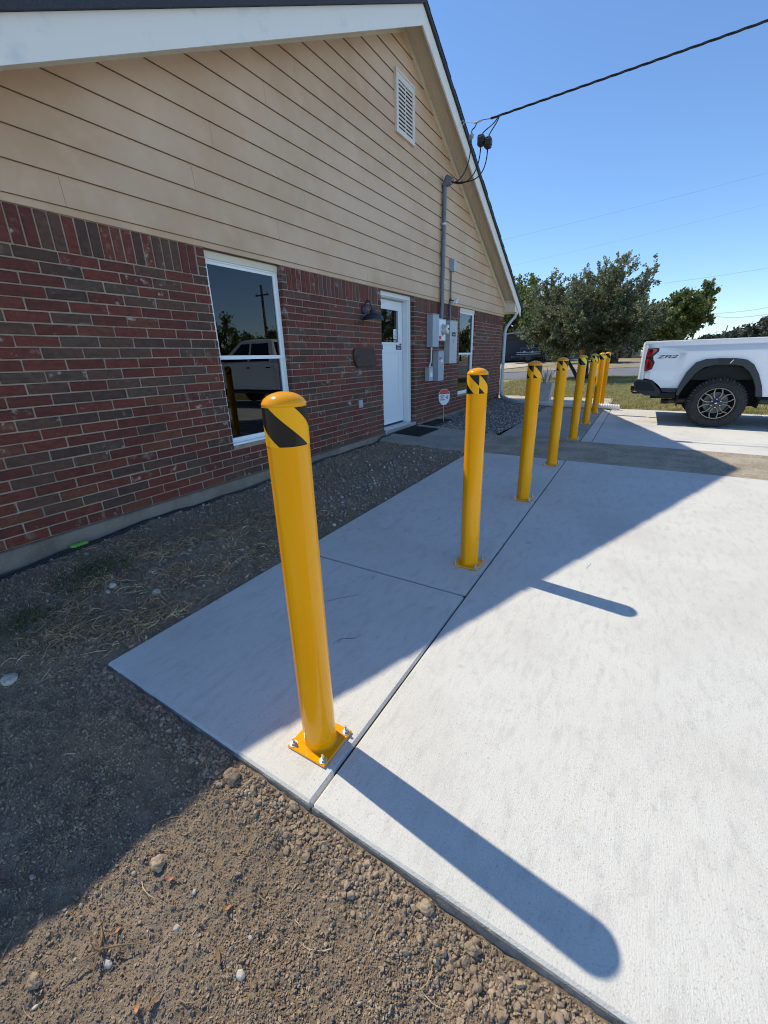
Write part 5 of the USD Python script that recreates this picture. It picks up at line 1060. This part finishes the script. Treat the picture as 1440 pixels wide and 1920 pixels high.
# ------------------------------------------------------------------ garage house across the street
gx0, gy0_ = at(-16.6, 44); GZ = .76; ga = math.atan2(.60, .80) * .55
ca, sa = math.cos(ga), math.sin(ga)
gw = lambda u, v, d: (gx0 + u * ca - d * sa, gy0_ + u * sa + d * ca, GZ + v)      # u along the front, d away from the street
gh = thing('garage_house', 'low house across the street with a dark open garage under a grey gable', 'house', (gx0, gy0_, GZ))
obj('front_wall', prism(Polygon([(-4.2, 0), (5.2, 0), (5.2, 2.0), (2.2, 2.4), (-4.2, 2.0)]).difference(sbox(-2.8, 0, 4.05, 1.98)), 0, .2, gw), 'far_wall', gh)
obj('garage_door', prism(sbox(-2.8, 0, 4.05, 1.98), .25, .33, gw), 'garage_dark', gh)
obj('stone_pier', prism(sbox(4.07, 0, 4.75, 1.97), -.12, -.002, gw), 'stone_pale', gh); obj('side_wall', prism(sbox(5.22, 0, 6.0, 1.95), 1.2, 1.4, gw), 'far_wall', gh)
obj('gable_face', prism(Polygon([(-4.2, 1.985), (5.4, 1.985), (2.2, 2.36)]), -.10, -.022, gw), 'garage_dark', gh)
rf = obj('roof', join([prism(Polygon([(-5.0, 1.86), (2.2, 2.42), (2.2, 2.54), (-5.0, 1.98)]), -.7, 9, gw), prism(Polygon([(2.2, 2.42), (6.3, 1.86), (6.3, 1.98), (2.2, 2.54)]), -.7, 9, gw)]), 'roof_grey', gh)
obj('house_body', prism(sbox(-4.2, 0, 5.2, 1.85), .34, 9, gw), 'far_wall', gh)
for k, u in enumerate((2.35, 3.05)):
    b = thing('wheelie_bin', ('navy wheeled bin before the garage door, left one', 'navy wheeled bin before the garage door, right one')[k], 'bin', gw(u, 0, -1.6))
    obj('body', trimesh.convex.convex_hull(np.array([gw(u + a * w, z, -1.6 + d) for z, w in ((.12, .24), (1.0, .31)) for a in (-1, 1) for d in (-.28, .28)])), 'bin_navy', b); obj('lid', trimesh.convex.convex_hull(np.array([gw(u + a * .33, z, -1.6 + d) for z, d in ((1.0, -.33), (1.06, -.30), (1.12, .30), (1.0, .34)) for a in (-1, 1)])), 'bin_navy', b)
    obj('emblem', prism(Point(u, .74).buffer(.09), -1.93, -1.91, gw), 'box_grey_light', b)
    for a in (-.25, .25): obj('wheel', tube([gw(u + a - .03, .12, -1.33), gw(u + a + .03, .12, -1.33)], .12, 12), 'black_rubber', b)
tr_ = thing('utility_trailer', 'low dark trailer with pale rails parked before the two navy bins', 'trailer', gw(2.3, 0, -3.0))
obj('deck', prism(sbox(1.2, .30, 3.7, .40), -3.6, -2.2, gw), 'black_rubber', tr_)
for v_ in (.62, .78): obj('rail', prism(sbox(1.5, v_ - .1, 3.5, v_ - .05), -3.62, -3.58, gw), 'transformer', tr_)
for u in (1.55, 2.0, 2.5, 3.0, 3.42): obj('post', prism(sbox(u, .4, u + .05, .73), -3.61, -3.57, gw), 'bin_navy', tr_)
for d_ in (-3.72, -2.12): obj('wheel', tube([gw(2.5, .26, d_ - .09), gw(2.5, .26, d_ + .09)], .26, 16), 'black_rubber', tr_)
obj('drawbar', prism(sbox(3.7, .30, 4.6, .37), -3.0, -2.85, gw), 'black_rubber', tr_)
# low house behind the trees on the right of the yard tree
x1, y1 = at(-4.3, 66); z1 = g1(x1, y1); h2 = thing('far_house', 'grey low house half hidden under the trees left of the truck', 'house', (x1, y1, z1))
obj('wall', bx((x1 - 5, y1, z1), (x1 + 4, y1 + 6, z1 + 2.2)), 'far_wall', h2); obj('roof', trimesh.convex.convex_hull(np.array([(x1 - 5.5, y1 - .5, z1 + 2.2), (x1 + 4.5, y1 - .5, z1 + 2.2), (x1 - 5.5, y1 + 6.5, z1 + 2.2), (x1 + 4.5, y1 + 6.5, z1 + 2.2), (x1 - 4, y1 + 3, z1 + 3.5), (x1 + 3, y1 + 3, z1 + 3.5)])), 'roof_grey', h2)
for a in (-3.5, -.8, 1.8): obj('window', bx((x1 + a, y1 - .03, z1 + .9), (x1 + a + 1.1, y1 - .001, z1 + 1.9)), 'garage_dark', h2)
# ------------------------------------------------------------------ utility poles and wires
def pole(az, d, H, lean, label, arm=True, can=False, r=.14):
    x, y = at(az, d); gz = g1(x, y); t = thing('utility_pole', label, 'utility pole', (x, y, gz)); ln = np.array([lean, 0, 0])
    top = np.array([x, y, gz + H]) + ln; obj('post', tube([(x, y, gz - .3), top], [r, r * .65], 10), 'pole_wood', t, smooth=40)
    if arm: obj('cross_arm', cbox(top + [-1.1, -.06, -.55], top + [1.1, .06, -.42], .01), 'pole_wood', t); 
    if arm:
        for a in (-1, 0, 1): obj('insulator', cyl(top + [a, 0, -.42], top + [a, 0, -.22], .05, .03, 8), 'transformer', t)
    if can: obj('transformer', lathe([(0, 0), (.26, 0), (.28, .1), (.28, .75), (.24, .85), (0, .9)], 16, top + [-.42, -.1, -2.35], (0, 0, 1)), 'transformer', t, smooth=30)
    return top
T1 = pole(3.55, 75, 6.1, .55, 'leaning utility pole with a grey transformer right of the wind swept tree', False, True, .13)
T2 = pole(2.65, 78, 4.0, .25, 'short pole just left of the transformer pole', False, False, .12)
T3 = pole(2.0, 85, 3.4, .2, 'thin pole half hidden by the wind swept tree', False, False, .10)
T4 = pole(6.15, 120, 5.3, .55, 'far leaning pole over the low tree row', False, False, .14)
T5 = pole(4.75, 130, 3.5, .1, 'tiny far pole left of the low tree row', False, False, .10)
T6 = pole(7.3, 125, 5.4, .0, 'far upright pole over the tree row', False, False, .12)
ant = thing('roof_antenna', 'faint far antenna with crossbars over the low tree row', 'antenna', (*at(5.55, 120), 1.0)); ax_, ay_ = at(5.62, 120)
obj('mast', cyl((ax_, ay_, .4), (ax_, ay_, 4.9), .03, n=6), 'wire_far', ant); obj('bar', join([cyl((ax_ - w, ay_, z), (ax_ + w, ay_, z + .2), .04, n=6) for w, z in ((.4, 3.5), (.5, 4.0), (.35, 4.5))]), 'wire_far', ant)
def span(name, label, a, b, sag, r, group=None):
    a, b = np.array(a, float), np.array(b, float); s = np.linspace(0, 1, 24)[:, None]; p = a + (b - a) * s; p[:, 2] -= (4 * sag * s * (1 - s))[:, 0]
    t = thing(name, label, 'wire', tuple(a), group); obj('run', tube(p, r, 5, False), 'wire_far', t)
T7 = (*at(13.5, 82), 7.6)
span('power_line', 'lower of the two sagging lines right of the transformer pole', T1 + [0, 0, -1.0], T7, 1.35, .022); span('power_line', 'upper of the two sagging lines right of the transformer pole', T1 + [0, 0, -.9], (*at(13.5, 82), 7.9), .75, .018)
span('power_line', 'thin line from the transformer pole to the tiny far pole', T1 + [0, 0, -4.0], T5, .5, .012)
Q = lambda u, v, d: EYE + d * ((u - 720) / 779.02 * RIGHT - (v - 960) / 779.02 * UP + FWD)
for lb, (u0, v0), (u1, v1), d0, d1, r in (('highest faint wire across the blue sky on the right', (900, 460), (1600, 280), 60, 60, .008), ('middle faint wire across the sky, above the yard tree', (930, 505), (1600, 340), 62, 62, .006), ('wire running right from above the wind swept tree', (1245, 531), (1620, 468), 55, 52, .012)):
    a, b = Q(u0, v0, d0), Q(u1, v1, d1); span('power_line', lb, a, b, .25, r)
x2, y2 = 21.5, 9.0; gz = g1(x2, y2); t = thing('service_pole', 'wooden pole out to the right that carries the overhead cable', 'utility pole', (x2, y2, gz)); obj('post', tube([(x2, y2, gz - .3), (x2, y2, gz + 7.9)], [.15, .10], 12), 'pole_wood', t, smooth=40); obj('bracket', cbox((x2 - .16, y2 - .05, gz + 6.8), (x2 + .02, y2 + .05, gz + 7.1), .01), 'galvanised', t)
x3, y3 = 36.0, 42.2; gz = g1(x3, y3); t = thing('utility_pole', 'tall wooden pole with cross arm, mirrored in the near window', 'utility pole', (x3, y3, gz)); obj('post', tube([(x3, y3, gz - .3), (x3, y3, gz + 9.8)], [.20, .14], 10), 'pole_wood', t, smooth=40); obj('cross_arm', cbox((x3 - 1.1, y3 - .08, gz + 8.6), (x3 + 1.1, y3 + .08, gz + 8.76), .01), 'pole_wood', t)
for a in (-.9, 0, .9): obj('insulator', cyl((x3 + a, y3, gz + 8.76), (x3 + a, y3, gz + 9.05), .07, .04, 8), 'transformer', t)
# orange thing hanging in the yard tree
ox, oy = at(-6.75, 20.9); oz = 1.385
t = thing('hanging_ornament', 'small rounded orange object hanging low between the yard tree stems', 'ornament', (ox, oy, oz)); obj('body', lathe([(0, -.20), (.06, -.17), (.13, -.05), (.13, .08), (.07, .17), (0, .19)], 14, (ox, oy, oz), (0, 0, 1)), 'orange', t, smooth=40); obj('cord', cyl((ox, oy, oz + .18), (ox, oy, oz + .9), .006, n=5), 'wire', t)
# lawn grass
tuft = []
for k in range(3):
    rs = np.random.default_rng(60 + k); vs = []
    for _ in range(16):
        a, l, h = rs.uniform(0, 6.28), rs.uniform(.01, .06), rs.uniform(.02, .055); p = np.array([rs.normal(0, .05), rs.normal(0, .05), 0]); d = np.array([math.cos(a), math.sin(a), 0]); w = np.array([-d[1], d[0], 0]) * .006
        vs += [p - w, p + w, p + d * l + [0, 0, h]]
    V = np.array(vs); tuft.append((V, np.arange(len(V)).reshape(-1, 3)))
from shapely import contains_xy
P = rng.uniform([-4.5, 11.0], [9, 24], (60000, 2)); dens = np.clip(1.5 - (P[:, 1] - 11) / 12, .25, 1); P = P[(rng.uniform(0, 1, len(P)) < dens) & contains_xy(lawn.buffer(-.02), P[:, 0], P[:, 1])]
instancer('lawn_grass', tuft, ['grass_blade'] * 3, np.column_stack([P, G(P[:, 0], P[:, 1]) - .018]), zquats(len(P), rng, .15), rng.uniform(.7, 1.5, len(P)), rng.integers(0, 3, len(P)))

# ------------------------------------------------------------------ single stones, clods, leaves on the soil (last, small)
def W_(u, v):
    d = (u - 720) / 779.02 * RIGHT - (v - 960) / 779.02 * UP + FWD; z = -.05
    for _ in range(8):
        p = EYE + d * ((z - EYE[2]) / d[2]); z = float(soil_z(np.array([p[0]]), np.array([p[1]]))[0])
    return p[:2]
for u, v, s, mt, lb, sd3 in ((436, 1458, .028, 'clod', 'large dirt clod at the slab edge on the shadow line', 71), (297, 1622, .022, 'clod', 'round dirt clod lying on the shadow edge in the lower left', 72), (66, 1842, .020, 'clod', 'small dark clod near the lower left corner of the photo', 73), (800, 1705, .019, 'clod', 'dark clod close to the slab edge below the long shadow', 74), (886, 1782, .018, 'clod', 'pale brown clod touching the slab edge at lower middle', 75), (552, 1515, .02, 'clod', 'flat reddish clod under the front joint of the slab', 76)):
    stone('dirt_clod', lb, 'dirt clod', W_(u, v), s, mt, sd3, .8)
for u, v, s, lb, sd3 in ((20, 1278, .034, 'white broken stone in shade at the left edge of the photo', 81), (452, 1830, .012, 'pale stone in the sunlit soil near the bottom of the photo', 82), (203, 1808, .013, 'white chip beside the dry root in the lower left', 83), (331, 1741, .008, 'small white pebble in the sunlit soil below the big clod', 84), (212, 1100, .026, 'white stone among the straw in the shaded strip', 85), (470, 1760, .007, 'small pale pebble in the middle of the sunlit soil', 86)):
    stone('white_stone', lb, 'stone', W_(u, v), s, 'white_stone', sd3, .5, .65)
rl = random.Random(5)
for k, (u, v, lb) in enumerate(((320, 1652, 'pale orange dry leaf below the clod on the shadow edge'), (428, 1706, 'orange leaf scrap in the middle of the sunlit soil'), (222, 1748, 'tiny orange leaf left of the white pebble'), (258, 1894, 'orange leaf standing near the bottom left edge'), (287, 1884, 'long pale leaf near the bottom edge, right of the orange one'), (410, 1795, 'curled brown leaf in a small hollow of the sunlit soil'))):
    p = np.array(put(*W_(u, v))) + [0, 0, .006]; a = rl.uniform(0, 6.28); L, w = (.013, .005) if k < 4 else (.026, .005); d = np.array([math.cos(a), math.sin(a), .15]); s_ = np.array([-math.sin(a), math.cos(a), .3])
    pts = []; 
    for q_ in np.linspace(-1, 1, 7): pts += [p + d * L * q_ + s_ * w * (1 - q_ * q_) + [0, 0, .006 * q_ * q_ + .004], p + d * L * q_ + [0, 0, .006 * q_ * q_], p + d * L * q_ - s_ * w * (1 - q_ * q_) + [0, 0, .006 * q_ * q_ + .003]]
    t = thing('dry_leaf', lb, 'leaf', tuple(p)); obj('blade', (np.array(pts), np.array([[3 * i + j, 3 * i + j + 3, 3 * i + j + 4, 3 * i + j + 1] for i in range(6) for j in (0, 1)])), 'leaf_orange' if k < 4 else 'straw', t)
p = np.array(put(*W_(190, 1790))) + [0, 0, .008]; t = thing('dry_root', 'pale branching dry root on the sunlit soil in the lower left', 'root', tuple(p)); rr = np.random.default_rng(77)
for k in range(9):
    a = rr.uniform(0, 6.28); q_ = [p + [0, 0, .012]]; d = np.array([math.cos(a), math.sin(a), .25])
    for i_ in range(5): d = d + rr.normal(0, .25, 3) - [0, 0, .09]; q_.append(q_[-1] + d * rr.uniform(.010, .022))
    q_ = np.array(q_); q_[:, 2] = np.maximum(q_[:, 2], soil_z(q_[:, 0], q_[:, 1]) + .002); obj('strand', tube(q_, np.linspace(.0028, .0009, 6), 5), 'straw', t)
